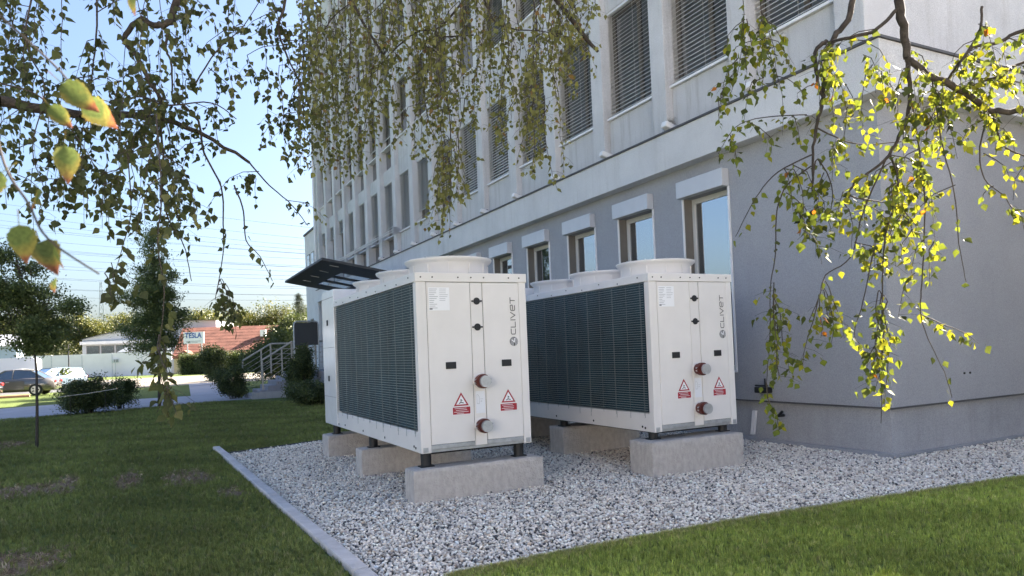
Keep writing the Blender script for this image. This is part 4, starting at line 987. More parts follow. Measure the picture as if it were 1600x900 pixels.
LIMBS_A=[(0.055,0.034,[[-2.1,5.07,3.18],[-1.56,4.92,3.04],[-1.21,5.07,3.04],[-0.76,5.07,3.03]]),(0.034,0.01,[[-0.76,5.07,3.03],[-0.57,5.08,3.01],[-0.34,5.08,3.0],[-0.09,5.06,3.02],[0.14,5.05,3.0],[0.35,5.06,2.94],[0.64,5.14,2.8]]),(0.024,0.011,[[0.3,4.72,4.32],[0.2,4.89,3.74],[0.15,4.92,3.6],[0.07,4.97,3.59],[-0.01,5.0,3.63],[-0.1,5.05,3.5],[-0.03,5.02,3.39],[0.04,4.99,3.22],[0.12,5.06,3.09]]),(0.01,0.005,[[0.15,4.93,3.56],[0.13,4.94,3.44],[0.16,4.92,3.34],[0.16,4.93,3.17]]),(0.009,0.0025,[[0.22,5.01,3.11],[0.31,4.97,3.0],[0.34,4.96,2.79],[0.43,4.92,2.57],[0.44,4.92,2.32],[0.43,4.93,2.12],[0.38,4.97,1.83]]),(0.008,0.0025,[[0.07,4.98,3.1],[0.1,4.97,2.77],[0.09,4.98,2.52],[0.13,4.97,2.32],[0.2,4.94,2.19],[0.24,4.92,1.95]]),(0.012,0.004,[[1.02,5.24,4.63],[0.94,5.29,4.07],[0.89,5.32,3.86],[0.95,5.3,3.65],[1.03,5.26,3.41],[1.04,5.26,3.17]]),(0.006,0.0025,[[0.64,5.14,2.8],[0.76,5.09,2.64],[0.89,5.02,2.5],[0.99,4.98,2.35]]),(0.006,0.002,[[0.52,4.99,2.6],[0.57,4.96,2.42],[0.58,4.96,2.23],[0.66,4.93,2.12],[0.73,4.89,1.95]]),(0.007,0.002,[[-0.23,4.78,3.84],[-0.24,4.79,3.46],[-0.27,4.81,3.19],[-0.33,4.85,2.85],[-0.37,4.88,2.47]]),(0.006,0.002,[[-0.51,4.7,3.73],[-0.59,4.75,3.3],[-0.5,4.71,3.01],[-0.57,4.75,2.68],[-0.51,4.73,2.43]]),(0.008,0.003,[[-0.23,5.02,2.97],[-0.04,4.92,3.1],[0.12,4.84,3.04],[0.38,4.82,3.08],[0.52,4.75,2.97]]),(0.005,0.002,[[-0.69,4.58,2.97],[-0.51,4.49,2.9],[-0.36,4.42,2.72],[-0.24,4.36,2.5]]),(0.006,0.002,[[0.28,4.98,3.21],[0.43,4.89,3.45],[0.59,4.81,3.61],[0.78,4.7,3.94]]),(0.004,0.0015,[[0.05,3.76,2.63],[0.06,3.66,2.23],[0.04,3.67,1.99],[0.06,3.67,1.75],[0.03,3.69,1.45],[0.05,3.69,1.3],[0.06,3.68,1.18]]),(0.004,0.0015,[[-0.09,4.4,2.6],[-0.08,4.4,2.28],[-0.13,4.43,2.07],[-0.18,4.46,1.89]])]
LIMBS_B=[(0.06,0.04,[[-1.44,5.01,5.34],[-0.03,5.08,5.56],[1.2,5.13,5.29],[2.14,4.99,4.92]]),(0.035,0.012,[[2.14,4.99,4.92],[2.71,4.82,4.5],[3.12,4.74,4.03],[3.27,4.67,3.81]]),(0.02,0.008,[[1.2,5.13,5.29],[1.31,5.32,4.45],[1.5,5.34,4.1],[1.67,5.26,3.75]]),(0.01,0.004,[[2.35,5.01,4.32],[2.11,5.14,4.02],[1.93,5.24,3.98],[1.77,5.32,3.84],[1.65,5.39,3.69]]),(0.008,0.003,[[2.31,4.91,4.56],[2.41,4.88,4.06],[2.56,4.8,3.93],[2.83,4.67,3.89],[3.0,4.58,3.76]]),(0.007,0.003,[[2.34,5.03,3.94],[2.11,5.14,3.93],[2.04,5.18,3.91],[1.93,5.24,3.85]]),(0.007,0.003,[[1.95,5.23,3.9],[2.11,5.15,3.79],[2.24,5.08,3.69]]),(0.008,0.003,[[2.14,4.99,4.92],[1.91,5.12,4.48],[1.77,5.2,4.29],[1.55,5.32,4.05]]),(0.006,0.003,[[1.68,4.91,4.13],[1.34,5.09,4.01],[1.16,5.18,3.78],[1.07,5.24,3.5]]),(0.006,0.002,[[2.71,4.82,4.5],[2.79,4.8,3.99],[2.74,4.83,3.59],[2.82,4.8,3.18]]),(0.005,0.002,[[1.99,4.98,3.83],[2.07,4.96,3.29],[2.08,4.97,2.85],[2.05,4.99,2.51]])]
LIMBS_C=[(0.022,0.015,[[4.05,2.67,4.75],[3.84,2.68,4.03],[3.78,2.72,3.66],[3.75,2.75,3.35],[3.66,2.8,3.21],[3.61,2.83,3.07]]),(0.015,0.005,[[3.61,2.83,3.07],[3.59,2.84,2.86],[3.56,2.86,2.71],[3.53,2.88,2.52],[3.52,2.89,2.3]]),(0.014,0.006,[[3.62,2.82,3.19],[3.56,2.85,3.13],[3.56,2.85,2.98],[3.59,2.84,2.86],[3.64,2.81,2.94]]),(0.03,0.021,[[3.93,2.51,4.6],[3.84,2.46,3.83],[3.82,2.49,3.32],[3.84,2.48,3.14],[3.85,2.48,2.99]]),(0.02,0.015,[[3.85,2.48,2.99],[3.97,2.42,2.88],[4.12,2.35,2.8],[4.21,2.3,2.72],[4.27,2.27,2.67],[4.43,2.19,2.67],[4.64,1.97,2.67],[5.29,1.53,2.74]]),(0.011,0.009,[[3.81,2.5,3.27],[3.7,2.55,3.16],[3.57,2.62,3.12],[3.63,2.81,3.18]]),(0.014,0.004,[[3.85,2.48,2.99],[3.86,2.48,2.81],[3.84,2.5,2.63],[3.8,2.52,2.55],[3.73,2.56,2.42],[3.6,2.63,2.32],[3.55,2.66,2.26],[3.54,2.66,2.21]]),(0.012,0.006,[[4.53,1.91,3.08],[4.33,2.12,3.08],[4.21,2.19,3.02],[4.08,2.25,3.0],[4.02,2.29,2.92],[4.05,2.38,2.86]]),(0.01,0.005,[[4.65,1.96,2.95],[4.44,2.18,2.94],[4.31,2.25,2.87],[4.16,2.33,2.82]]),(0.009,0.004,[[4.27,2.27,2.67],[4.29,2.27,2.58],[4.34,2.25,2.46],[4.49,2.17,2.39]]),(0.008,0.003,[[4.13,2.22,3.22],[4.11,2.23,3.08],[4.03,2.28,2.94],[4.0,2.3,2.87]]),(0.007,0.002,[[3.75,2.55,2.45],[3.78,2.53,2.34],[3.78,2.54,2.2],[3.72,2.57,2.02],[3.7,2.59,1.8],[3.69,2.61,1.41],[3.68,2.62,1.15],[3.67,2.63,0.93]]),(0.006,0.002,[[3.55,2.87,2.68],[3.64,2.83,2.63],[3.77,2.76,2.57],[3.97,2.65,2.57],[4.11,2.58,2.59]]),(0.006,0.002,[[3.52,2.89,2.33],[3.55,2.87,2.49],[3.63,2.84,2.33],[3.61,2.85,2.14]]),(0.006,0.002,[[3.54,2.66,2.23],[3.58,2.64,2.21],[3.73,2.57,2.18],[3.84,2.51,2.16]]),(0.005,0.002,[[3.53,2.88,2.52],[3.34,2.98,2.42],[3.22,3.05,2.27],[3.11,3.11,2.05]]),(0.005,0.002,[[3.52,2.89,2.45],[3.39,2.96,2.34],[3.33,2.99,2.19],[3.32,3.01,1.93],[3.29,3.03,1.74],[3.28,3.04,1.47],[3.25,3.06,1.17]]),(0.004,0.0015,[[3.25,3.06,1.17],[3.26,3.06,1.07],[3.3,3.04,0.97],[3.31,3.04,0.92]]),(0.004,0.0015,[[3.59,2.96,2.79],[3.34,3.08,2.78],[3.2,3.16,2.73],[3.1,3.21,2.57]]),(0.005,0.002,[[3.73,2.56,2.42],[3.61,2.63,2.13],[3.54,2.67,1.88],[3.41,2.74,1.78],[3.38,2.76,1.67],[3.32,2.79,1.53]]),(0.005,0.002,[[4.26,2.28,2.67],[4.2,2.31,2.47],[4.23,2.31,2.29],[4.33,2.26,2.18],[4.39,2.23,2.03]]),(0.005,0.002,[[3.86,2.48,2.81],[3.91,2.47,2.38],[3.92,2.47,2.12],[3.89,2.49,1.72],[3.88,2.5,1.54],[3.92,2.49,1.4],[4.0,2.46,1.21],[4.03,2.44,1.06]]),(0.004,0.0015,[[3.88,2.5,1.54],[3.99,2.45,1.48],[4.11,2.39,1.42],[4.17,2.36,1.36]]),(0.005,0.002,[[3.97,2.42,2.88],[4.01,2.41,2.52],[4.07,2.39,2.22],[4.09,2.39,1.93],[4.12,2.38,1.71]]),(0.004,0.0015,[[3.66,2.61,1.92],[3.6,2.65,1.63],[3.55,2.68,1.45],[3.58,2.66,1.37]]),(0.003,0.0015,[[3.31,3.19,3.87],[3.34,3.18,3.47],[3.31,3.21,3.15],[3.25,3.24,2.96]]),(0.003,0.0015,[[3.41,3.13,3.87],[3.44,3.13,3.39],[3.45,3.13,3.23],[3.43,3.15,2.99]])]
STR_A=[[0.29,5.22,3.05,0.19,5.3,2.32,0],[-0.53,4.78,3.71,-0.63,4.69,2.89,0],[-0.8,5.88,4.11,-0.84,5.76,3.46,0],[-0.83,5.75,4.06,-0.8,5.93,3.51,0],[-0.45,4.86,2.82,-0.47,4.85,2.54,0],[0.13,5.47,3.34,0.1,5.46,2.3,0],[0.62,5.56,4.37,0.59,5.48,3.58,0],[0.07,5.35,2.88,0.11,5.41,2.37,0],[0.48,5.44,3.76,0.46,5.64,3.0,0],[0.85,5.5,4.36,0.95,5.61,3.56,0],[-0.64,5.28,2.69,-0.64,5.41,2.26,0],[-0.32,5.13,3.14,-0.4,5.16,2.6,0],[0.54,4.94,3.96,0.51,4.76,3.04,0],[0.05,4.71,3.13,-0.06,4.68,2.23,0],[-0.78,6.0,4.19,-0.9,6.06,3.21,0],[0.1,4.54,3.62,0.06,4.71,2.68,0],[-0.68,5.98,4.24,-0.63,5.98,3.04,0],[0.22,5.02,3.46,0.17,4.86,2.86,0],[-0.9,5.82,4.04,-0.8,5.77,3.24,0],[0.28,5.56,4.28,0.26,5.43,3.57,0],[1.01,4.7,3.93,0.99,4.68,3.06,0],[-0.87,5.97,3.46,-1.02,6.22,2.81,0],[-0.38,4.95,2.95,-0.47,4.95,2.69,0],[0.68,5.38,3.65,0.74,5.19,3.3,0],[0.12,4.93,2.98,0.19,4.73,2.45,0],[0.14,5.37,3.06,0.09,5.34,2.19,0],[0.04,5.2,3.79,0.01,5.15,2.93,0],[-0.62,4.96,3.32,-0.59,5.17,2.64,0],[0.77,5.18,3.73,0.76,5.02,2.92,0],[0.84,5.08,3.49,0.85,4.89,2.73,0],[-0.67,5.53,3.77,-0.74,5.6,2.73,0],[-0.13,4.7,3.1,-0.22,4.75,2.25,0],[-0.6,5.41,3.28,-0.52,5.53,2.83,0],[0.26,5.21,3.34,0.14,5.37,2.77,0],[0.97,4.72,3.54,0.91,4.72,2.68,0],[-0.12,5.35,3.37,-0.15,5.4,2.38,0],[-0.05,5.78,3.95,0.01,5.98,3.37,0],[0.23,4.71,3.8,0.16,4.8,3.06,0],[-0.39,4.73,3.73,-0.41,4.7,2.75,0],[0.92,4.58,3.24,0.81,4.47,2.68,0],[-0.1,4.52,2.99,-0.15,4.35,2.27,0],[-0.3,4.9,3.25,-0.29,5.11,2.9,0],[-0.52,5.08,2.78,-0.55,5.03,2.46,0],[-0.32,4.88,3.11,-0.4,4.79,2.4,0],[0.1,4.96,4.07,-0.03,4.99,2.99,0],[-0.64,5.22,3.67,-0.72,5.2,2.8,0],[-0.29,5.03,3.06,-0.3,5.05,2.71,0],[1.07,5.34,3.83,1.01,5.17,3.16,0],[-0.72,5.7,3.82,-0.67,5.72,3.34,0],[-0.47,4.88,2.53,-0.54,4.76,2.26,0],[0.14,5.42,3.86,0.09,5.6,3.22,0],[-0.78,5.0,3.52,-0.9,5.19,3.03,0],[-0.01,4.53,3.53,-0.12,4.48,2.54,0],[-0.83,6.03,4.07,-0.79,5.87,3.47,0],[-0.51,4.7,3.73,-0.39,4.63,3.56,1],[0.11,4.95,3.59,0.27,5.07,3.29,1],[0.23,4.83,3.93,0.38,4.87,3.83,1],[0.29,4.83,3.07,0.4,4.81,2.95,1],[0.37,4.93,3.35,0.52,5.07,3.25,1],[-0.24,4.79,3.42,-0.16,4.69,2.9,1],[0.97,5.27,4.31,0.96,5.19,4.2,1],[0.08,5.03,3.16,0.17,5.01,2.92,1],[-0.27,4.81,3.23,-0.28,4.88,3.07,1],[0.69,5.12,2.74,0.34,5.04,2.34,1],[1.03,5.26,3.37,0.9,5.33,3.05,1],[-0.35,4.86,2.68,-0.32,4.61,2.22,1],[0.92,5.3,3.99,0.75,5.21,3.65,1],[-0.32,4.84,2.89,-0.01,4.83,2.8,1],[0.17,4.91,3.65,0.3,4.85,3.55,1],[-0.09,4.4,2.52,-0.3,4.46,2.25,1],[0.0,4.9,3.08,-0.01,4.71,2.77,1],[-0.33,4.85,2.85,-0.3,5.05,2.66,1],[0.02,5.0,3.26,-0.17,5.1,2.98,1],[0.1,5.04,3.12,-0.01,4.96,2.86,1],[1.02,5.27,3.45,0.99,5.52,3.24,1],[0.06,3.68,2.31,-0.05,3.69,2.03,1],[-0.28,4.38,2.57,-0.35,4.44,2.45,1],[0.1,4.97,2.69,0.19,5.07,2.27,1],[-0.08,4.4,2.4,-0.01,4.34,2.2,1],[-0.53,4.72,3.09,-0.44,4.78,3.04,1],[-0.25,4.8,3.37,-0.34,4.69,3.1,1],[1.04,5.26,3.25,0.75,5.41,2.97,1],[0.08,4.86,3.06,0.06,4.75,3.02,1],[-0.28,4.81,3.15,-0.55,4.83,2.9,1],[-0.33,4.85,2.81,-0.34,4.93,2.67,1],[0.06,3.67,2.27,0.14,3.79,2.09,1],[0.91,5.31,3.94,0.89,5.45,3.74,1],[0.16,4.93,3.21,0.24,5.1,2.98,1],[-0.3,4.83,3.02,-0.11,4.76,2.95,1],[0.86,5.03,2.53,1.08,5.0,2.41,1],[0.92,5.3,3.99,0.68,5.45,3.87,1],[0.05,3.72,2.47,-0.09,3.82,2.39,1],[-0.56,4.75,2.72,-0.72,4.85,2.36,1],[0.21,4.87,3.82,0.46,5.01,3.52,1],[-0.52,4.72,2.93,-0.77,4.82,2.74,1],[0.38,4.82,3.08,0.47,4.89,2.93,1],[-0.52,4.71,3.65,-0.74,4.67,3.44,1],[-0.35,4.86,2.68,-0.33,4.79,2.63,1],[0.33,4.96,2.87,0.13,4.97,2.62,1],[-0.23,4.78,3.84,-0.39,4.79,3.72,1],[0.06,3.71,2.43,0.12,3.77,2.19,1],[-0.23,4.78,3.84,-0.16,4.91,3.52,1],[-0.36,4.42,2.72,-0.37,4.51,2.44,1],[0.59,4.81,3.61,0.33,4.95,3.42,1],[0.91,5.31,3.78,1.15,5.12,3.61,1],[-0.1,5.05,3.5,-0.01,5.28,3.2,1],[0.06,3.71,2.43,0.21,3.84,2.16,1],[0.59,4.81,3.61,0.52,4.73,3.53,1],[0.7,4.75,3.79,0.74,4.69,3.67,1],[-0.18,4.42,2.44,-0.22,4.3,2.16,1],[0.95,5.3,3.2,1.05,5.33,2.86,1],[-0.15,4.83,2.85,0.05,4.85,2.68,1],[-0.01,4.76,2.88,-0.06,4.69,2.7,1],[0.87,5.28,3.92,0.95,5.35,3.74,1],[0.63,5.11,2.69,0.64,5.13,2.6,1],[0.08,5.03,3.09,0.05,4.95,2.8,1],[-0.35,4.83,2.64,-0.21,4.86,2.43,1],[-0.19,4.85,3.71,-0.14,4.72,3.5,1],[0.06,5.01,3.05,0.01,5.08,2.65,1],[-0.32,4.92,2.8,-0.36,4.95,2.67,1],[-0.01,4.74,2.84,-0.07,4.68,2.68,1],[-0.06,4.83,2.82,-0.14,4.86,2.46,1],[0.96,5.3,3.24,0.9,5.24,3.09,1],[0.96,5.23,4.27,0.93,5.32,4.08,1],[0.66,5.11,2.71,0.68,5.17,2.53,1],[-0.28,4.86,3.12,-0.23,4.97,2.84,1],[-0.33,4.85,2.85,-0.43,4.81,2.75,1],[-0.51,4.7,3.73,-0.63,4.83,3.56,1],[-0.53,4.72,3.09,-0.59,4.78,2.9,1],[0.63,5.11,2.69,0.62,5.07,2.57,1],[0.35,4.82,3.02,0.43,4.83,2.76,1],[-0.35,4.86,2.68,-0.44,4.9,2.31,1],[0.83,5.25,3.85,0.77,5.3,3.73,1],[-0.05,5.18,3.38,0.01,5.14,3.26,1],[0.02,5.0,3.26,0.12,5.06,3.13,1],[-0.06,3.8,2.41,-0.06,3.85,2.24,1],[-0.15,4.42,2.47,-0.19,4.56,2.13,1],[-0.64,4.69,3.57,-0.74,4.69,3.1,1],[0.24,4.89,3.79,0.27,4.81,3.45,1],[-0.28,4.85,3.17,-0.28,4.8,3.1,1],[-0.34,4.91,2.71,-0.4,4.87,2.64,1],[0.16,3.8,2.28,0.07,3.76,2.08,1],[-0.19,4.72,3.12,-0.16,4.69,3.05,1],[-0.0,4.82,2.99,-0.16,4.72,2.76,1],[0.05,3.72,2.47,-0.01,3.69,2.26,1],[0.9,5.35,3.9,1.01,5.36,3.61,1],[0.8,5.23,3.77,0.84,5.27,3.65,1],[-0.01,4.78,2.92,-0.04,4.72,2.79,1],[-0.66,4.81,2.53,-0.55,4.83,2.41,1],[-0.37,4.49,2.52,-0.43,4.44,2.32,1],[0.9,5.41,3.82,1.01,5.46,3.64,1],[0.31,4.93,3.73,0.26,4.86,3.35,1],[0.1,4.97,2.69,0.28,4.88,2.32,1],[0.47,4.92,1.9,0.53,5.02,1.7,0],[0.44,5.13,1.9,0.42,4.96,1.7,0],[0.45,5.15,1.97,0.52,5.13,1.6,0],[0.43,5.08,1.96,0.51,4.91,1.73,0],[0.43,5.11,1.91,0.47,4.95,1.67,0],[-0.13,4.14,1.95,-0.09,4.13,1.86,0],[-0.2,4.16,1.91,-0.15,4.01,1.74,0],[-0.16,4.23,1.91,-0.15,4.21,1.76,0],[-0.18,4.16,1.96,-0.13,4.33,1.78,0],[0.02,3.71,1.53,0.09,3.8,1.33,0],[0.03,3.65,1.5,0.05,3.81,1.33,0],[0.05,3.72,1.51,0.06,3.55,1.38,0],[0.03,3.72,1.57,0.08,3.48,1.37,0],[0.03,3.72,1.5,0.05,3.59,1.41,0],[0.06,3.73,1.34,0.09,3.51,1.2,0],[0.06,3.63,1.33,0.05,3.63,1.24,0],[0.08,3.63,1.32,0.02,3.67,1.2,0]]
STR_B=[[2.02,5.06,4.69,1.88,5.13,3.74,0],[1.82,5.41,4.66,1.87,5.54,3.76,0],[2.54,4.3,3.23,2.64,4.36,2.58,0],[1.45,5.01,4.17,1.45,5.03,3.04,0],[1.92,4.69,2.98,1.87,4.57,2.26,0],[2.82,4.44,4.15,2.98,4.57,3.38,0],[1.75,5.5,3.88,1.81,5.47,3.24,0],[3.2,4.77,4.68,3.37,4.9,4.23,0],[3.02,4.31,4.06,3.02,4.32,3.9,0],[1.4,5.62,4.78,1.46,5.58,2.9,0],[1.28,5.63,4.83,1.25,5.49,3.52,0],[2.07,4.96,4.69,2.1,4.81,3.29,0],[1.77,4.76,3.19,1.82,4.88,2.92,0],[2.55,4.35,3.44,2.38,4.27,2.64,0],[1.95,4.72,4.33,1.91,4.95,3.67,0],[2.62,4.49,4.39,2.51,4.43,3.36,0],[2.2,5.32,4.77,2.24,5.17,3.07,0],[2.65,4.5,4.01,2.54,4.64,3.32,0],[2.82,4.35,4.33,2.78,4.51,3.52,0],[2.53,4.4,3.67,2.47,4.64,2.8,0],[1.98,5.23,3.43,2.15,5.31,3.04,0],[2.6,4.88,4.01,2.64,5.0,3.61,0],[2.19,5.0,4.5,2.32,5.07,3.25,0],[3.02,4.58,4.23,2.88,4.64,3.67,0],[2.14,4.8,3.33,2.08,5.06,2.71,0],[2.13,5.33,3.73,2.26,5.5,2.56,0],[1.97,4.57,2.98,2.04,4.55,2.62,0],[1.61,5.9,4.71,1.56,6.16,3.6,0],[1.53,5.01,3.71,1.37,4.9,2.86,0],[3.21,4.72,4.24,3.09,4.86,3.7,0],[1.92,5.65,3.53,1.97,5.43,3.14,0],[3.11,5.1,5.04,3.06,4.95,3.8,0],[1.2,5.58,3.88,1.29,5.54,2.91,0],[2.83,4.39,4.01,2.8,4.28,3.64,0],[1.89,5.03,4.22,2.03,5.15,3.24,0],[2.32,4.79,4.68,2.18,4.82,3.87,0],[1.25,5.97,3.87,1.36,5.92,3.11,0],[3.24,4.74,4.62,3.18,4.69,3.87,0],[3.01,5.18,4.2,2.98,5.43,3.33,0],[1.4,4.77,4.39,1.36,4.93,3.43,0],[1.57,4.75,4.23,1.5,4.93,3.1,0],[1.23,5.11,4.54,1.14,5.17,3.0,0],[3.25,4.68,4.17,3.12,4.76,3.84,0],[2.37,5.73,4.99,2.42,5.87,3.61,0],[1.86,5.65,4.83,1.98,5.67,4.11,0],[2.56,4.52,3.28,2.47,4.43,2.67,0],[1.81,5.54,4.98,1.73,5.51,3.62,0],[2.64,5.55,5.19,2.62,5.48,4.21,0],[1.13,5.25,4.62,1.19,5.44,2.98,0],[2.08,4.84,2.87,2.07,4.96,2.53,0],[2.47,4.68,4.41,2.44,4.91,3.11,0],[1.91,4.58,4.45,1.97,4.71,3.11,0],[2.16,5.55,4.6,2.12,5.77,3.94,0],[2.53,5.17,4.17,2.57,5.11,3.54,0],[2.02,5.25,3.94,2.03,5.07,3.19,0],[2.21,4.88,4.23,2.05,4.85,3.44,0],[2.75,5.09,4.37,2.75,5.1,3.2,0],[2.62,4.89,3.44,2.56,5.1,3.1,0],[1.95,4.81,2.85,1.94,4.84,2.3,0],[3.25,5.04,4.88,3.31,5.0,4.08,0],[1.74,5.67,3.7,1.62,5.89,3.06,0],[1.45,5.83,4.07,1.46,5.8,2.88,0],[2.97,4.88,4.88,2.97,5.08,3.55,0],[1.99,4.84,3.32,1.91,4.87,2.45,0],[1.91,4.68,2.83,1.89,4.74,2.49,0],[2.35,4.85,3.98,2.34,5.09,3.51,0],[1.42,4.79,4.38,1.34,4.71,3.1,0],[3.01,4.79,4.43,3.06,4.87,3.97,0],[2.33,4.44,3.87,2.36,4.35,3.03,0],[1.83,4.92,4.11,1.77,5.07,3.39,0],[2.49,4.39,3.21,2.63,4.53,2.86,0],[1.25,5.65,4.28,1.33,5.47,3.62,0],[1.21,5.04,3.87,1.04,4.95,3.09,0],[2.63,5.61,4.6,2.65,5.79,3.47,0],[2.63,5.4,4.32,2.54,5.56,3.29,0],[2.39,4.56,3.6,2.29,4.63,2.89,0],[1.9,4.73,3.84,2.01,4.89,2.84,0],[1.17,5.23,3.33,1.21,5.4,2.79,0],[1.61,5.5,3.62,1.53,5.69,3.06,0],[2.23,5.5,4.87,2.13,5.45,3.17,0],[1.95,4.81,2.98,1.87,4.96,2.56,0],[1.27,5.87,3.58,1.28,5.7,2.93,0],[2.61,5.24,4.85,2.52,5.2,3.25,0],[2.38,4.46,3.62,2.23,4.39,2.89,0],[1.75,4.98,4.27,1.8,5.16,3.67,0],[1.97,5.63,4.67,1.85,5.69,3.58,0],[1.06,5.28,4.11,0.99,5.32,3.35,0],[2.56,5.52,4.78,2.38,5.52,3.53,0],[1.88,5.6,4.88,1.77,5.9,3.26,0],[2.07,5.47,4.36,2.02,5.4,3.49,0],[1.36,6.17,4.81,1.23,6.2,3.68,0],[1.75,4.99,3.28,1.59,4.98,2.9,0],[1.88,5.23,4.64,1.93,5.1,3.52,0],[1.23,6.01,3.69,1.13,6.24,3.28,0],[1.54,5.42,4.65,1.5,5.66,2.94,0],[1.69,5.34,4.68,1.56,5.5,3.31,0],[1.97,5.73,4.85,2.02,5.84,4.02,0],[1.22,5.66,4.32,1.05,5.7,3.03,0],[1.42,5.25,4.73,1.46,5.09,3.44,0],[1.32,5.98,4.4,1.21,6.22,3.17,0],[2.64,4.34,4.05,2.63,4.24,3.13,0],[2.55,4.45,3.6,2.41,4.41,2.78,0],[2.27,5.61,4.7,2.14,5.86,3.48,0],[2.13,5.72,4.44,2.06,5.64,3.54,0],[1.59,5.71,3.6,1.53,5.56,3.05,0],[2.26,5.71,4.46,2.06,5.75,3.15,0],[1.56,4.94,3.87,1.47,4.97,3.18,0],[2.66,4.43,4.57,2.79,4.59,3.7,0],[1.97,4.66,3.13,1.81,4.59,2.21,0],[1.97,4.66,2.95,2.02,4.74,2.58,0],[2.73,4.75,3.58,2.64,4.77,2.97,0],[1.18,5.77,4.81,1.21,5.93,3.1,0],[2.99,4.88,4.39,3.04,4.92,3.56,0],[1.62,5.77,3.82,1.48,5.9,3.02,0],[2.69,4.39,3.84,2.49,4.29,3.42,0],[2.98,4.61,4.21,3.11,4.61,3.72,0],[2.09,4.73,4.03,2.19,4.87,3.27,0],[2.56,4.29,3.18,2.46,4.28,2.7,0],[1.28,6.2,4.74,1.13,6.36,3.45,0],[1.13,5.59,4.17,1.16,5.58,3.1,0],[1.85,4.95,4.24,1.89,4.91,3.05,0],[1.85,4.68,4.3,1.88,4.63,3.13,0],[2.18,4.8,4.24,2.15,4.88,3.17,0],[2.95,4.65,4.76,3.16,4.77,4.06,0],[1.5,4.98,4.15,1.34,5.02,3.04,0],[1.98,4.6,2.9,2.01,4.55,2.54,0],[1.49,5.57,4.57,1.34,5.67,2.99,0],[1.23,5.2,3.79,1.23,5.08,2.73,0],[3.09,4.81,4.47,2.92,4.88,3.63,0],[2.43,4.58,4.57,2.51,4.79,3.15,0],[1.39,5.62,4.88,1.29,5.59,3.37,0],[3.01,4.58,4.33,3.06,4.78,3.46,0],[1.64,5.44,4.85,1.62,5.69,4.02,0],[1.9,5.25,4.2,1.91,5.25,3.27,0],[1.24,5.91,4.84,1.16,5.9,3.72,0],[1.92,4.69,2.85,1.74,4.61,2.33,0],[3.0,5.19,4.37,2.97,5.14,3.34,0],[1.26,5.03,3.87,1.16,5.16,3.2,0],[2.27,4.58,4.43,2.33,4.6,3.47,0],[2.36,5.6,4.5,2.32,5.55,3.46,0],[2.71,4.51,4.45,2.82,4.63,3.72,0],[1.7,5.98,4.66,1.52,5.88,3.74,0],[2.9,4.64,4.25,2.85,4.51,3.43,0],[1.5,6.17,4.83,1.34,6.13,3.18,0],[2.54,4.28,3.73,2.43,4.34,3.26,0],[3.11,4.81,4.42,2.99,4.81,3.71,0],[2.24,4.68,4.38,2.29,4.76,3.63,0],[3.18,5.06,4.59,3.07,5.0,3.96,0],[2.63,4.41,3.68,2.62,4.22,2.68,0],[2.62,5.24,4.47,2.48,5.38,3.34,0],[2.1,5.22,4.07,2.03,5.39,3.56,0],[1.35,5.07,3.74,1.19,4.97,2.95,0],[1.91,5.09,3.74,1.9,4.94,2.95,0],[1.7,5.21,4.33,1.84,5.39,3.57,0],[2.44,4.74,3.35,2.39,4.71,2.93,0],[1.37,5.18,4.14,1.34,5.42,3.21,0],[2.51,4.73,4.69,2.41,4.74,3.27,0],[1.16,5.52,3.32,1.15,5.43,2.83,0],[2.08,5.16,3.92,2.18,5.05,3.79,1],[2.35,4.9,4.35,2.45,5.06,4.0,1],[1.72,5.35,3.78,1.82,5.41,3.36,1],[2.16,5.11,4.08,2.07,5.17,3.96,1],[2.86,4.65,3.86,3.11,4.51,3.63,1],[1.86,5.15,4.42,1.71,5.38,4.04,1],[2.3,5.04,4.26,2.17,5.11,4.19,1],[1.7,5.36,3.75,1.51,5.4,3.49,1],[1.39,5.33,4.29,1.71,5.31,3.92,1],[1.58,5.3,3.94,1.87,5.2,3.8,1],[1.12,5.21,3.66,1.05,5.29,3.51,1],[2.76,4.82,3.75,2.63,4.72,3.47,1],[2.74,4.81,4.33,2.46,4.82,4.24,1],[2.78,4.8,4.03,2.9,4.88,3.8,1],[1.65,5.27,3.79,1.63,5.17,3.55,1],[1.59,5.3,3.91,1.82,5.3,3.7,1],[1.41,5.05,4.03,1.21,5.05,3.63,1],[2.37,4.89,4.27,2.22,4.79,4.19,1],[1.65,4.93,4.12,1.95,4.9,3.76,1],[2.19,5.1,3.93,1.93,5.11,3.39,1],[2.6,4.78,3.92,2.76,4.96,3.55,1],[2.83,4.67,3.89,2.99,4.58,3.81,1],[2.47,4.85,4.01,2.46,4.76,3.93,1],[2.41,4.88,4.06,2.63,4.85,3.67,1],[2.35,4.9,4.35,2.28,5.03,4.09,1],[2.21,5.1,3.71,2.03,5.18,3.49,1],[2.04,4.97,3.5,2.16,4.95,3.18,1],[1.84,5.16,4.38,2.0,4.98,4.17,1],[1.65,5.27,3.79,1.61,5.44,3.4,1],[1.98,5.21,3.88,1.98,5.11,3.55,1],[1.66,5.26,4.17,1.72,5.15,3.86,1],[1.63,5.28,4.14,1.72,5.16,3.71,1],[2.33,4.9,4.43,2.72,4.87,4.28,1],[1.21,5.15,3.85,1.1,4.99,3.73,1],[2.47,4.85,4.01,2.57,4.96,3.76,1],[1.5,5.34,4.1,1.54,5.15,3.79,1],[2.79,4.69,3.9,2.65,4.76,3.52,1],[2.76,4.82,3.71,2.91,4.71,3.39,1],[2.39,4.89,4.18,2.45,4.94,3.99,1],[1.84,5.16,4.38,2.01,5.16,4.14,1]]
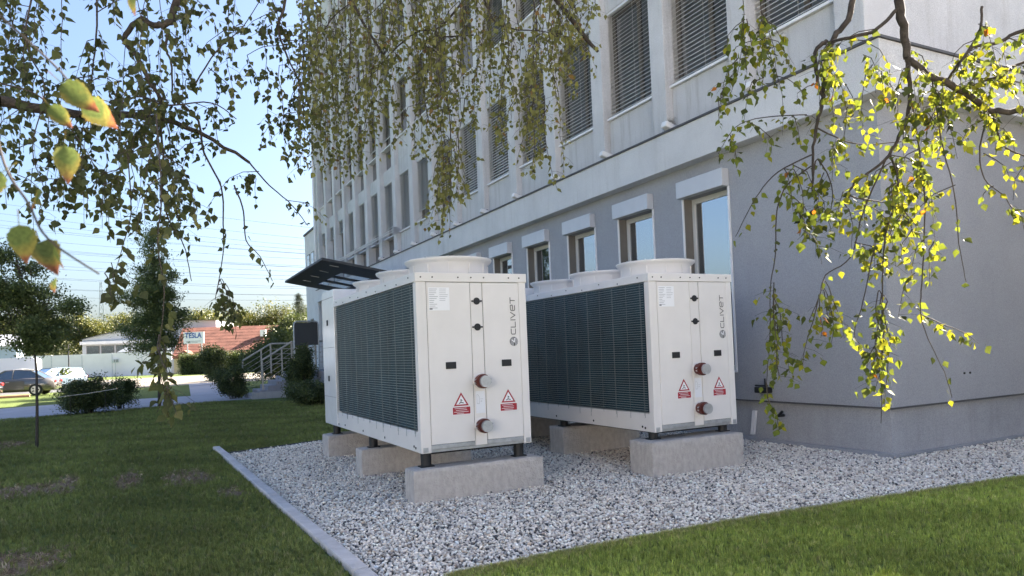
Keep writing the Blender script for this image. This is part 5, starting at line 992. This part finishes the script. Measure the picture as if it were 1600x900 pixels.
STR_C=[[3.42,2.94,2.46,3.55,2.88,2.14,1],[3.73,2.57,2.18,3.85,2.44,1.88,1],[4.41,2.2,2.92,4.18,2.15,2.77,1],[3.65,2.62,1.88,3.69,2.55,1.8,1],[4.21,2.31,2.43,4.45,2.28,2.31,1],[3.34,3.18,3.43,3.31,3.31,3.3,1],[3.85,2.48,2.95,3.68,2.44,2.64,1],[3.45,3.13,3.31,3.27,3.23,3.21,1],[3.75,2.55,2.45,4.07,2.53,2.21,1],[3.18,3.17,2.69,3.28,3.26,2.57,1],[3.45,3.13,3.27,3.74,3.27,2.77,1],[4.02,2.63,2.58,4.09,2.41,2.44,1],[3.85,2.48,3.04,4.1,2.48,2.76,1],[3.7,2.55,3.16,3.41,2.66,2.83,1],[4.24,2.29,2.59,4.34,2.19,2.37,1],[3.3,3.22,3.11,3.18,3.29,2.84,1],[4.26,2.28,2.67,4.11,2.22,2.56,1],[4.31,2.25,2.87,4.68,2.2,2.76,1],[3.31,3.21,3.19,3.26,3.31,2.91,1],[3.45,3.13,3.31,3.54,3.0,3.05,1],[3.61,2.83,3.07,3.41,2.73,2.82,1],[3.78,2.54,2.25,3.91,2.6,2.02,1],[3.58,2.66,3.13,3.77,2.53,2.83,1],[3.51,3.0,2.79,3.46,2.91,2.56,1],[3.56,2.66,1.96,3.81,2.63,1.82,1],[3.38,2.96,2.44,3.24,2.72,1.99,1],[3.62,2.77,3.17,3.45,2.75,2.72,1],[3.91,2.48,1.96,4.01,2.63,1.75,1],[3.6,2.83,2.99,3.58,2.8,2.81,1],[3.58,2.65,2.29,3.42,2.65,2.0,1],[3.44,3.13,3.43,3.62,3.13,3.31,1],[3.62,2.77,3.17,3.52,2.76,3.07,1],[3.44,3.14,3.07,3.26,3.15,2.76,1],[3.7,2.59,1.84,3.64,2.64,1.77,1],[3.57,2.85,2.94,3.48,2.94,2.85,1],[3.88,2.48,2.68,3.66,2.39,2.31,1],[4.05,2.27,2.98,4.39,2.34,2.74,1],[4.06,2.39,2.26,3.96,2.59,2.01,1],[4.34,2.25,2.14,4.26,2.14,1.93,1],[3.63,2.61,2.34,3.67,2.67,2.03,1],[3.88,2.48,2.68,3.75,2.44,2.55,1],[3.91,2.47,2.38,3.77,2.33,1.88,1],[4.26,2.29,2.25,4.31,2.37,2.18,1],[3.59,2.96,2.79,3.62,2.9,2.68,1],[3.98,2.42,2.8,3.8,2.44,2.56,1],[4.45,2.19,2.41,4.41,2.02,2.28,1],[4.31,2.25,2.87,4.33,2.33,2.59,1],[3.68,2.81,2.61,3.46,2.7,2.38,1],[3.91,2.47,2.34,3.76,2.38,2.25,1],[3.44,3.13,3.47,3.69,3.25,3.06,1],[3.38,2.97,2.3,3.65,2.99,1.93,1],[3.75,2.55,2.11,3.69,2.64,1.83,1],[3.62,2.62,2.17,3.68,2.51,1.8,1],[3.76,2.54,2.4,3.71,2.69,2.16,1],[3.59,2.85,2.41,3.69,2.99,2.15,1],[3.9,2.47,2.47,3.81,2.55,2.34,1],[4.12,2.23,3.13,4.1,2.18,3.05,1],[3.78,2.53,2.29,3.62,2.48,2.04,1],[3.27,3.12,2.75,3.42,3.08,2.57,1],[3.6,2.83,2.99,3.78,2.71,2.58,1],[4.08,2.37,2.82,4.27,2.4,2.72,1],[4.09,2.24,3.04,4.06,2.36,2.95,1],[4.27,2.27,2.86,4.05,2.35,2.79,1],[4.12,2.23,3.01,4.38,2.28,2.89,1],[4.41,2.2,2.92,4.31,2.12,2.82,1],[3.99,2.42,2.72,4.15,2.54,2.64,1],[4.31,2.25,2.67,4.17,2.22,2.43,1],[4.23,2.29,2.84,4.33,2.35,2.77,1],[4.56,2.05,2.95,4.72,2.15,2.88,1],[3.99,2.42,2.72,3.89,2.43,2.67,1],[4.01,2.4,2.86,3.86,2.27,2.54,1],[4.25,2.17,3.04,4.49,2.12,2.83,1],[4.33,2.12,3.08,4.26,2.06,3.02,1],[3.94,2.44,2.91,3.71,2.36,2.68,1],[3.98,2.42,2.8,3.82,2.29,2.58,1],[4.05,2.27,2.96,4.07,2.33,2.8,1],[4.25,2.29,2.63,4.2,2.4,2.52,1],[4.12,2.23,3.01,4.17,2.4,2.92,1],[3.97,2.42,2.88,3.91,2.45,2.71,1],[4.12,2.35,2.8,4.17,2.53,2.7,1],[3.73,2.58,2.04,3.73,2.66,1.89,1],[3.86,2.43,2.67,3.8,2.3,2.4,1],[3.49,2.65,2.17,3.45,2.59,1.91,1],[3.67,2.96,2.23,3.54,2.95,2.03,1],[3.45,2.64,2.9,3.37,2.62,2.58,1],[3.34,3.18,3.43,3.32,3.19,3.31,1],[3.22,3.27,2.96,3.18,3.27,2.8,1],[3.35,3.19,3.27,3.23,3.11,2.89,1],[3.9,2.31,2.66,3.82,2.38,2.44,1],[4.11,2.2,3.1,4.07,2.14,2.86,1],[3.78,2.53,2.29,3.69,2.52,2.08,1],[3.28,2.78,2.14,3.4,2.84,2.01,1],[4.06,2.3,2.9,4.12,2.28,2.73,1],[3.77,2.52,2.1,3.81,2.48,1.98,1],[3.18,3.17,2.69,3.23,3.19,2.49,1],[3.87,2.28,2.58,3.85,2.24,2.35,1],[3.88,2.44,2.3,3.99,2.44,2.06,1],[3.81,2.48,2.02,3.77,2.52,1.85,1],[4.15,2.31,2.83,4.18,2.27,2.71,1],[3.68,2.81,2.61,3.63,2.84,2.36,1],[4.0,2.61,1.79,4.02,2.72,1.53,1],[3.84,2.47,2.65,3.88,2.59,2.49,1],[4.03,2.48,2.86,4.08,2.41,2.62,1],[4.13,2.28,2.99,4.1,2.31,2.91,1],[3.77,2.52,2.1,3.78,2.64,1.79,1],[3.88,2.49,2.44,3.84,2.45,2.3,1],[3.48,3.08,3.24,3.4,3.15,3.1,1],[3.76,2.54,2.4,3.91,2.56,2.12,1],[3.73,2.75,2.74,3.66,2.77,2.48,1],[4.27,2.27,2.86,4.33,2.12,2.54,1],[3.66,2.61,3.04,3.73,2.59,2.82,1],[3.31,3.21,3.19,3.25,3.27,3.06,1],[3.38,2.96,2.44,3.29,2.84,2.16,1],[3.94,2.44,2.91,3.94,2.49,2.81,1],[3.49,2.91,2.33,3.58,2.85,2.12,1],[3.71,2.76,2.79,3.7,2.78,2.68,1],[3.7,2.58,2.97,3.7,2.67,2.67,1],[3.74,2.45,2.79,3.8,2.43,2.63,1],[4.44,2.14,2.38,4.34,2.23,2.16,1],[3.67,2.96,2.23,3.71,2.93,2.09,1],[3.54,2.79,3.0,3.65,2.73,2.77,1],[4.51,2.22,2.83,4.49,2.18,2.73,1],[3.65,2.79,2.59,3.64,2.84,2.43,1],[3.34,3.18,3.43,3.41,3.17,3.15,1],[4.25,2.17,3.04,4.19,2.15,2.84,1],[3.65,3.23,3.14,3.78,3.14,2.97,1],[3.61,2.65,1.94,3.64,2.63,1.84,1],[4.15,2.31,2.83,4.12,2.35,2.77,1],[3.47,3.14,3.44,3.31,3.05,3.2,1],[4.16,2.36,2.95,4.09,2.37,2.85,1],[3.75,2.54,2.87,3.9,2.58,2.68,1],[3.79,2.55,2.43,3.86,2.55,2.25,1],[3.25,2.74,2.03,3.29,2.67,1.83,1],[3.78,2.34,1.92,3.88,2.44,1.69,1],[3.87,2.45,2.32,3.86,2.56,2.02,1],[3.72,2.57,2.94,3.64,2.49,2.72,1],[3.6,2.77,3.13,3.5,2.76,2.97,1],[4.16,2.29,2.92,4.34,2.38,2.74,1],[3.31,3.02,1.7,3.2,2.92,1.21,0],[3.3,3.02,1.77,3.39,3.1,1.27,0],[3.32,3.02,1.52,3.27,2.99,1.21,0],[3.31,3.02,1.68,3.51,3.11,1.22,0],[3.67,2.61,1.67,3.5,2.49,1.11,0],[3.7,2.6,1.47,3.59,2.61,1.11,0],[3.71,2.59,1.62,3.43,2.53,1.16,0],[3.69,2.6,1.66,3.59,2.56,1.29,0],[3.7,2.59,1.59,3.85,2.73,1.0,0],[3.69,2.6,1.46,3.43,2.52,1.27,0],[3.51,2.81,1.72,3.49,2.69,1.42,0],[3.46,2.83,1.64,3.45,2.97,1.24,0],[3.48,2.82,1.69,3.62,2.89,1.47,0],[3.47,2.83,1.62,3.41,2.79,1.43,0],[3.5,2.81,1.68,3.58,2.85,1.39,0]]
NEAR=[[-0.01,1.14,1.95,0.05],[-0.1,1.13,1.79,0.056],[-0.12,1.18,1.78,0.041],[-0.08,1.24,1.8,0.065],[-0.1,1.15,1.71,0.054],[-0.14,1.26,1.67,0.045],[-0.17,1.13,1.66,0.06],[-0.15,1.11,1.59,0.054],[-0.14,1.22,1.58,0.065],[-0.11,1.1,1.57,0.031],[-0.12,1.19,1.54,0.027]]

# ================================================================== BIRCHES
def in_view(p, m=.06):
    v = Vector(p) - Vector((0, 0, EYE)); z = v.dot(fw)
    return z > .1 and abs(v.dot(rt) / z) < .725 + m and -.345 - m < v.dot(uu) / z < .475 + m
def birch(name, base, limbs, strands, trunk_pts, links, palette, near, label, seed, spacing, far_part=False):
    q = random.Random(seed); T_ = empty(name, base); tag(T_, label, 'tree'); off_ = Vector(base)
    loc = lambda P: [Vector(p) - off_ for p in P]
    MB().tube(cr(loc(trunk_pts), 6), .15, .05, n=14).build('trunk', K['barkw'], T_)
    for (ra, rb, pts) in links + limbs:
        P = cr(loc(pts), 5)
        P = [P[0]] + [p + Vector((q.uniform(-1, 1), q.uniform(-1, 1), q.uniform(-1, 1))) * min(.008, ra * .35) for p in P[1:-1]] + [P[-1]]
        MB().tube(P, ra, rb, n=8 if ra > .01 else 5).build('branch' if ra > .006 else 'twig', K['bark'] if ra > .006 else K['twig'], T_)
    tw = MB(); L_ = []
    def leaf_at(p, col_i, s):
        s *= q.uniform(.72, 1.22) * ((.80 if p[0] > 1.0 else 1) if far_part else .92); e_ = Euler((q.gauss(0, .6), q.gauss(0, .5), q.uniform(0, 6.28)))
        L_.append((tuple(Vector(p) - e_.to_matrix() @ Vector((.02, .02, .32)) * s), tuple(e_), s, col_i))
    LP = np.array([p[:] for (ra, rb, pts) in limbs if ra > .0045 for p in cr(pts, 5)])
    for st in strands:
        dl = np.linalg.norm(LP - np.array(st[:3]), axis=1); iL = int(dl.argmin())
        lead = Vector(LP[iL]) if .03 < dl[iL] < .35 and st[6] == 0 else None
        a = Vector(st[:3]); b = Vector(st[3:6]); d = b - a; ln = d.length
        if ln < .05: continue
        n = max(3, int(ln / .09)); side = Vector((q.uniform(-1, 1), q.uniform(-1, 1), 0)) * .05 * min(1, ln); P = []
        arch = len(st) > 6 and st[6] == 1
        for i in range(n + 1):
            t = i / n; P.append(a + (Vector((d.x, d.y, 0)) * (1 - (1 - t) ** 1.7) + Vector((0, 0, d.z)) * t ** 1.8 if arch else d * t) + side * math.sin(t * 3.1) + Vector((q.uniform(-1, 1), q.uniform(-1, 1), q.uniform(-.4, .4))) * .011)
        if lead is not None:
            mid = lead.lerp(a, .55); mid.z += .02 + .05 * dl[iL]; tw.tube(loc(cr([lead, mid, P[0]], 4)), .0030, .0026, n=4)
        tw.tube(loc(P), .0033, .0012, n=4)
        lo_ = q.random()
        t = q.uniform(0, .12)
        while t < 1.0:
            i = min(n - 1, int(t * n)); p = P[i].lerp(P[i + 1], t * n - i)
            o_ = Vector((q.uniform(-1, 1), q.uniform(-1, 1), q.uniform(-.6, .2))) * .007
            leaf_at(p + o_, st[6] if len(st) > 6 else 0, q.uniform(.040, .060))
            if q.random() < .28:       # a short side twig with two or three leaves
                e = p + Vector((q.uniform(-1, 1), q.uniform(-1, 1), -q.uniform(.1, .7))) * .12; tw.tube(loc([p, p.lerp(e, .5) + Vector((0, 0, .01)), e]), .0014, .0008, n=3)
                for u in (.45, .8, 1): leaf_at(p.lerp(e, u) + Vector((q.uniform(-1, 1), q.uniform(-1, 1), -.3)) * .014, 0, q.uniform(.038, .056))
            t += q.uniform(.6, 1.4) * spacing / ln
    # leaves along the thin limbs as well
    for (ra, rb, pts) in limbs:
        if rb > .0031: continue
        P = cr(pts, 5)
        for p in P[2:]:
            for _ in range(2 if rb < .0016 else 1):
              if q.random() < (.8 if rb < .0016 else .5):
                leaf_at(p + Vector((q.uniform(-1, 1), q.uniform(-1, 1), q.uniform(-1, .3))) * .025, 0, q.uniform(.042, .060))
    tm = tw.build('hanging_twigs', K['twig'], T_); tm['kind'] = 'stuff'
    def pick(p):
        return palette(p, q)
    L_.sort(key=lambda l: (0 if in_view(l[0], -.01) else 1, (Vector(l[0]) - Vector((0, 0, EYE))).length / l[2]))
    nn = 300 - len(near)
    for (p, r_, s, ci) in L_[:nn]:
        o = inst('leaf', LEAF_O[q.randrange(4)], T_, Vector(p) - off_, r_, s); c = pick(p); o.color = (*c, 1)
    rest = L_[nn:]; n = len(rest)
    P = np.array([l[0] for l in rest]) - np.array(base); Rt = np.array([l[1] for l in rest]); S = np.repeat(np.array([[l[2]] for l in rest]), 3, 1)
    Tn = np.array([pick(l[0]) for l in rest]); V = nrg.integers(0, 4, n)
    scatter('foliage', P, Rt, S, Tn, V, LEAF_I, T_)
    return T_
def jit(c, q, a=.2):
    k = 1 + q.gauss(0, a); return tuple(min(.8, max(.004, x * k)) for x in c)
def pal_left(p, q):
    x = q.random()
    if p[0] > 1.0:      # the part over the facade: olive with a little brown
        if x < .04: return jit((.20, .12, .05), q)
        if x < .50: return jit((.20, .195, .075), q)
        return jit((.135, .140, .052), q)
    if x < .12: return jit((.15, .145, .06), q)
    return jit((.075, .084, .036), q)
def pal_right(p, q):
    x = q.random(); t = min(1, max(0, (p[0] - 2.6) / 1.4))
    if x < .012: return jit((.34, .12, .02), q, .1)
    if x < .012 + .42 * t: return jit((.20, .20, .022), q)
    if x < .78: return jit((.12, .15, .028), q)
    return jit((.065, .08, .024), q)
left = birch('birch_tree', (-3.0, 4.7, 0), LIMBS_A + LIMBS_B, STR_A + STR_B,
    [(-3.0, 4.7, -.1), (-2.95, 4.75, 1.5), (-2.9, 4.8, 3.2), (-2.85, 4.6, 5.5), (-2.6, 4.4, 8.5)],
    [(.06, .05, [(-2.9, 4.78, 2.9), (-2.5, 4.95, 3.05), LIMBS_A[0][2][0]]), (.075, .06, [(-2.85, 4.6, 5.3), (-2.0, 4.4, 5.9), LIMBS_B[0][2][0]]), (.03, .024, [LIMBS_B[0][2][1], (.4, 4.6, 4.9), LIMBS_A[2][2][0]])],
    pal_left, NEAR, 'birch whose dark drooping branches fill the upper left and middle', 3, .038, True)
# the sprig close to the lens: larger leaves turning yellow and red at the rim
nm = bpy.data.materials.new('turning_leaf'); nm.use_nodes = True; t = nm.node_tree; b = t.nodes['Principled BSDF']; b.inputs['Roughness'].default_value = .65; b.inputs['Specular IOR Level'].default_value = .25
tc = t.nodes.new('ShaderNodeTexCoord'); mp = t.nodes.new('ShaderNodeMapping'); mp.inputs['Location'].default_value = (0, 0, .42); mp.inputs['Scale'].default_value = (2.3, 0, 1.9)
t.links.new(tc.outputs['Object'], mp.inputs['Vector']); ln = t.nodes.new('ShaderNodeVectorMath'); ln.operation = 'LENGTH'; t.links.new(mp.outputs[0], ln.inputs[0])
nz = t.nodes.new('ShaderNodeTexNoise'); nz.inputs['Scale'].default_value = 2.4; oi = t.nodes.new('ShaderNodeObjectInfo')
va = t.nodes.new('ShaderNodeVectorMath'); va.operation = 'ADD'; t.links.new(tc.outputs['Object'], va.inputs[0]); t.links.new(oi.outputs['Random'], va.inputs[1]); t.links.new(va.outputs[0], nz.inputs['Vector'])
ad = t.nodes.new('ShaderNodeMath'); ad.operation = 'MULTIPLY_ADD'; t.links.new(nz.outputs['Fac'], ad.inputs[0]); ad.inputs[1].default_value = 1.1; t.links.new(ln.outputs['Value'], ad.inputs[2])
rp = t.nodes.new('ShaderNodeValToRGB'); e = rp.color_ramp.elements; e[0].position = .50; e[0].color = (.11, .14, .04, 1); e[1].position = .84; e[1].color = (.24, .085, .045, 1)
k1 = e.new(.68); k1.color = (.25, .20, .05, 1)
mr = t.nodes.new('ShaderNodeMath'); mr.operation = 'MULTIPLY'; mr.inputs[1].default_value = .5; t.links.new(ad.outputs[0], mr.inputs[0]); t.links.new(mr.outputs[0], rp.inputs[0])
wv = t.nodes.new('ShaderNodeTexWave'); wv.bands_direction = 'DIAGONAL'; wv.inputs['Scale'].default_value = 3.2; wv.inputs['Distortion'].default_value = 1.2
ab = t.nodes.new('ShaderNodeVectorMath'); ab.operation = 'ABSOLUTE'; t.links.new(tc.outputs['Object'], ab.inputs[0]); t.links.new(ab.outputs[0], wv.inputs['Vector'])
vr = t.nodes.new('ShaderNodeMapRange'); vr.inputs['From Min'].default_value = .75; vr.inputs['From Max'].default_value = 1.0; vr.inputs['To Min'].default_value = 1.0; vr.inputs['To Max'].default_value = .86; t.links.new(wv.outputs['Fac'], vr.inputs['Value'])
orr = t.nodes.new('ShaderNodeMapRange'); orr.inputs['To Min'].default_value = .7; orr.inputs['To Max'].default_value = 1.25; t.links.new(oi.outputs['Random'], orr.inputs['Value'])
m1 = t.nodes.new('ShaderNodeMath'); m1.operation = 'MULTIPLY'; t.links.new(vr.outputs[0], m1.inputs[0]); t.links.new(orr.outputs[0], m1.inputs[1])
n5 = t.nodes.new('ShaderNodeTexNoise'); n5.inputs['Scale'].default_value = 14; t.links.new(va.outputs[0], n5.inputs['Vector'])
n6 = t.nodes.new('ShaderNodeMapRange'); n6.inputs['From Min'].default_value = .3; n6.inputs['From Max'].default_value = .7; n6.inputs['To Min'].default_value = .75; n6.inputs['To Max'].default_value = 1.15; t.links.new(n5.outputs['Fac'], n6.inputs['Value'])
m2_ = t.nodes.new('ShaderNodeMath'); m2_.operation = 'MULTIPLY'; t.links.new(m1.outputs[0], m2_.inputs[0]); t.links.new(n6.outputs[0], m2_.inputs[1])
cm = t.nodes.new('ShaderNodeMix'); cm.data_type = 'RGBA'; cm.blend_type = 'MULTIPLY'; cm.inputs['Factor'].default_value = 1; t.links.new(rp.outputs[0], cm.inputs['A']); t.links.new(m2_.outputs[0], cm.inputs['B'])
t.links.new(cm.outputs['Result'], b.inputs['Base Color']); tr = t.nodes.new('ShaderNodeBsdfTranslucent'); t.links.new(cm.outputs['Result'], tr.inputs['Color'])
mx = t.nodes.new('ShaderNodeMixShader'); mx.inputs[0].default_value = .5; t.links.new(b.outputs[0], mx.inputs[1]); t.links.new(tr.outputs[0], mx.inputs[2]); t.links.new(mx.outputs[0], t.nodes['Material Output'].inputs['Surface'])
def big_leaf(seed, fold):
    q = random.Random(seed); vs = []; fs = []; n = 15; bend = q.uniform(-.2, .2)
    for i in range(n + 1):
        t = i / n; w_ = .31 * (math.sin(math.pi * t ** .58) ** 1.05) * (1.07 if i % 2 else .95) if 0 < i < n else 0.0
        for sgn in (-1, -.5, 0, .5, 1): vs.append((sgn * w_, bend * t * t - fold * abs(sgn) * w_ * 1.2 + (.012 if abs(sgn) == .5 else 0), -t + (.025 * abs(sgn) if i % 2 else 0)))
    fs = [(i * 5 + k, i * 5 + k + 1, i * 5 + k + 6, i * 5 + k + 5) for i in range(n) for k in range(4)]
    nv = len(vs); vs += [(-.012, 0, 0), (.012, 0, 0), (.05, .02, .38), (.03, .02, .38)]; fs.append((nv, nv + 1, nv + 2, nv + 3))
    me = bpy.data.meshes.new('leaf'); me.from_pydata(vs, [], fs); me.materials.append(nm); me.polygons.foreach_set('use_smooth', [True] * len(fs)); me.validate(); me.update(); return me
NL = [big_leaf(40 + s, .16 + .08 * s) for s in range(3)]
qn = random.Random(9); bo = Vector((-3.0, 4.7, 0))
for i, (x, y, z, s) in enumerate(NEAR):
    inst('leaf', NL[i % 3], left, Vector((x, y, z + s * .45)) - bo, (qn.uniform(-.7, .7), qn.uniform(-.9, .9), qn.uniform(-1.5, .9)), s * 1.0)
for pts in ([(-.45, 1.35, 2.25), (-.22, 1.28, 1.99), (-.11, 1.24, 1.87), (-.085, 1.15, 1.80)], [(-.22, 1.28, 1.99), (-.19, 1.25, 1.75), (-.15, 1.20, 1.66), (-.12, 1.13, 1.60), (-.06, 1.10, 1.55)], [(-.45, 1.35, 2.25), (-.2, 1.2, 2.1), (-.01, 1.12, 1.975)], [(-1.21, 5.07, 3.04), (-.95, 3.2, 2.9), (-.45, 1.35, 2.25)]):
    MB().tube(cr([Vector(p) - bo for p in pts], 6), .0022 if pts[0][1] < 4 else .008, .0012 if pts[0][1] < 4 else .0022, n=6).build('twig', K['twig'], left)
TC = (6.8, .9, 0)
birch('birch_tree', TC, LIMBS_C, STR_C, [(6.8, .9, -.1), (6.75, .95, 1.6), (6.6, 1.0, 3.4), (6.5, 1.0, 5.6), (6.3, .9, 8.8)],
    [(.05, .024, [(6.6, 1.0, 2.6), (6.1, 1.0, 2.75), LIMBS_C[4][2][-1]]), (.06, .044, [(6.5, 1.0, 4.6), (5.4, 1.6, 5.0), LIMBS_C[3][2][0]]), (.045, .034, [(6.5, 1.0, 5.0), (5.2, 1.9, 5.4), LIMBS_C[0][2][0]])],
    pal_right, [], 'birch with sunlit yellow-green leaves hanging before the building corner', 21, .034)

# ================================================================== GRAVEL AND GRASS
def inside(P, poly):
    x, y = P[:, 0], P[:, 1]; r = np.zeros(len(P), bool); n = len(poly)
    for i in range(n):
        x1, y1 = poly[i]; x2, y2 = poly[(i + 1) % n]
        c = ((y1 > y) != (y2 > y)) & (x < (x2 - x1) * (y - y1) / (y2 - y1 + 1e-12) + x1); r ^= c
    return r
def shown(P, m):
    z = P[:, 0] * fw.x + P[:, 1] * fw.y - EYE * fw.z; a = (P[:, 0] * rt.x + P[:, 1] * rt.y - EYE * rt.z) / np.maximum(z, .05); b = (P[:, 0] * uu.x + P[:, 1] * uu.y - EYE * uu.z) / np.maximum(z, .05)
    return (z > .3) & (np.abs(a) < .725 + m) & (b > -.345 - m)
def pebble(seed):
    q = random.Random(seed); bm = bmesh.new(); bmesh.ops.create_icosphere(bm, subdivisions=2, radius=1)
    ax = [Vector((q.gauss(0, 1), q.gauss(0, 1), q.gauss(0, 1))).normalized() for _ in range(5)]; am = [q.uniform(.72, .95) for _ in range(5)]
    for v in bm.verts:
        for a_, k_ in zip(ax, am):
            d = v.co.dot(a_)
            if d > k_ * .8: v.co -= a_ * (d - k_ * .8) * .8
    me = bpy.data.meshes.new('pebble'); bm.to_mesh(me); bm.free(); me.materials.append(K['pebble_i']); me.polygons.foreach_set('use_smooth', [True] * len(me.polygons)); me.update(); return me
sp = .0255
gx, gy = np.meshgrid(np.arange(.9, 13, sp), np.arange(3.3, 13.3, sp)); P = np.stack([gx.ravel(), gy.ravel()], 1); P += nrg.uniform(-.5, .5, P.shape) * sp
P2 = np.stack([nrg.uniform(.9, 13, 30000), nrg.uniform(3.3, 13.3, 30000)], 1)
def gmask(P): return inside(P, GRAVEL) & shown(P, .15) & ~((P[:, 0] > XB - .05) & (P[:, 1] > YC - .05))
P = P[gmask(P)]; P2 = P2[gmask(P2)]; n1, n2 = len(P), len(P2); n = n1 + n2
Z = np.concatenate([nrg.uniform(.004, .016, n1), nrg.uniform(.018, .030, n2)])
S = nrg.uniform(.0085, .0168, (n, 1)) * nrg.uniform([.85, .75, .55], [1.25, 1.0, .85], (n, 3))
Tt = tints(n, [(.80, .72, .63, 6), (.64, .575, .51, 4), (.88, .81, .72, 3.5), (.34, .31, .28, 1.8), (.11, .11, .115, .8), (.56, .46, .36, .9), (.44, .36, .31, .5)], .10)
scatter('gravel', np.column_stack([np.concatenate([P, P2]), Z]), np.column_stack([nrg.normal(0, .35, (n, 2)), nrg.uniform(0, 6.28, n)]), S, Tt, nrg.integers(0, 4, n), [pebble(s) for s in range(4)])
go_ = bpy.data.objects['gravel']; tag(go_, 'bed of pale grey and white pebbles around the cooling units', 'gravel')

def tuft(seed, n=9):
    q = random.Random(seed); vs = []; fs = []
    for i in range(n):
        a = q.uniform(0, 6.28); r_ = q.uniform(0, .7); bx, by = r_ * math.cos(a), r_ * math.sin(a); h = q.uniform(.55, 1.15); a2 = q.uniform(0, 6.28); ln = q.uniform(.1, .6); dx, dy = math.cos(a2), math.sin(a2); wx, wy = -dy * .055, dx * .055; b_ = len(vs)
        vs += [(bx - wx, by - wy, 0), (bx + wx, by + wy, 0), (bx + dx * ln * .35 - wx * .8, by + dy * ln * .35 - wy * .8, h * .6), (bx + dx * ln * .35 + wx * .8, by + dy * ln * .35 + wy * .8, h * .6), (bx + dx * ln, by + dy * ln, h)]
        fs += [(b_, b_ + 1, b_ + 3, b_ + 2), (b_ + 2, b_ + 3, b_ + 4)]
    me = bpy.data.meshes.new('grass_tuft'); me.from_pydata(vs, [], fs); me.materials.append(K['grass_i']); me.update(); return me
TUFT = [tuft(s) for s in range(4)]
def grass(name, poly, dens, cols, label, hgt=.036):
    xs_ = [p[0] for p in poly]; ys_ = [p[1] for p in poly]; n = int((max(xs_) - min(xs_)) * (max(ys_) - min(ys_)) * dens)
    P = np.stack([nrg.uniform(min(xs_), max(xs_), n), nrg.uniform(min(ys_), max(ys_), n)], 1)
    d = np.hypot(P[:, 0], P[:, 1]); k_ = inside(P, poly) & shown(P, .12) & (nrg.uniform(0, 1, n) < np.clip((6.0 / d) ** 1.5, .04, 1))
    for (x, y, rx, ry) in PATCH:
        e_ = np.hypot((P[:, 0] - x) / rx, (P[:, 1] - y) / ry); k_ &= ~((e_ < .62 + .5 * nrg.uniform(0, 1, n)) & (nrg.uniform(0, 1, n) < .80))
    P = P[k_]; d = d[k_]; n = len(P); s = hgt * nrg.uniform(.65, 1.25, (n, 1)) * np.clip((d / 6)[:, None] ** .35, 1, 1.6)
    mott = (.5 + .5 * np.sin(P[:, 0] * 2.3 + np.sin(P[:, 1] * 1.7) * 2) * np.cos(P[:, 1] * 1.9 + P[:, 0]))[:, None]
    T_ = tints(n, cols, .20) * (.74 + .52 * mott)
    o = scatter(name, np.column_stack([P, np.zeros(n)]), np.column_stack([nrg.normal(0, .12, (n, 2)), nrg.uniform(0, 6.28, n)]), np.repeat(s, 3, 1) * np.array([[.85, .85, 1]]), T_, nrg.integers(0, 4, n), TUFT)
    return tag(o, label, 'grass')
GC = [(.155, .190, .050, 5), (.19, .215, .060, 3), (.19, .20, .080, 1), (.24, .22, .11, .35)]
kx = lambda y: 1.19 - (y - 3.6) * .0313 - .04
grass('lawn_grass', [(-9, 4.0), (kx(4.0), 4.0), (kx(11.75), 11.75), (2.5, 12.36), (7.4, 13.3), (7.4, 22), (3.4, 26), (2.1, 28.0), (.1, 27.0), (-1.0, 26.1), (-2.3, 25.7), (-9, 24)], 1500, GC, 'short green lawn left of the kerb with bare patches')
grass('lawn_grass', [(1.0, 1.0), (14, 1.0), (14, 3.2), (10.00, 3.590), (7.53, 3.880), (6.26, 4.017), (5.14, 4.143), (4.14, 4.222), (3.33, 4.255), (2.55, 4.265), (1.93, 4.250), (1.65, 4.230), (1.2, 3.7)], 1900, [(a_ * 2.0, b_ * 2.0, c_ * 1.5, w_) for a_, b_, c_, w_ in GC], 'short green lawn in the lower right corner before the gravel')  # grass colour raised to put this lawn's brighter light into its tone

P = []
for (x, y, rx, ry) in PATCH:
    k_ = int(900 * rx * ry); a_ = nrg.uniform(0, 6.28, k_); r_ = np.sqrt(nrg.uniform(0, 1, k_)) * 1.05; P.append(np.stack([x + rx * r_ * np.cos(a_), y + ry * r_ * np.sin(a_)], 1))
P = np.concatenate(P); n = len(P)
o = scatter('dry_straw', np.column_stack([P, np.full(n, .004)]), np.column_stack([nrg.normal(0, .9, (n, 2)), nrg.uniform(0, 6.28, n)]), np.repeat(nrg.uniform(.02, .05, (n, 1)), 3, 1), tints(n, [(.30, .23, .15, 2), (.16, .11, .08, 3), (.42, .35, .24, 1)], .2), nrg.integers(0, 4, n), TUFT)
tag(o, 'dry straw and roots lying in the bare patches of the lawn', 'straw')

EB = [(1.65, 4.230), (1.93, 4.250), (2.55, 4.265), (3.33, 4.255), (4.14, 4.222), (5.14, 4.143), (6.26, 4.017), (7.53, 3.880), (10.00, 3.590)]
P = np.array([(p.x, p.y) for p in cr([(x, y, 0) for x, y in EB], 60)]); P = np.repeat(P, 7, 0); n = len(P); P[:, 1] -= np.abs(nrg.normal(0, .055, n)) + .0; P[:, 0] += nrg.uniform(-.03, .03, n)
o = scatter('edge_grass', np.column_stack([P, np.zeros(n)]), np.column_stack([nrg.normal(0, .25, (n, 2)), nrg.uniform(0, 6.28, n)]), np.repeat(nrg.uniform(.025, .045, (n, 1)), 3, 1), tints(n, [(.36, .33, .12, 3), (.26, .28, .08, 3), (.45, .40, .2, 1)], .18), nrg.integers(0, 4, n), TUFT)
tag(o, 'yellowed grass fringe along the beige edging of the right lawn', 'grass')
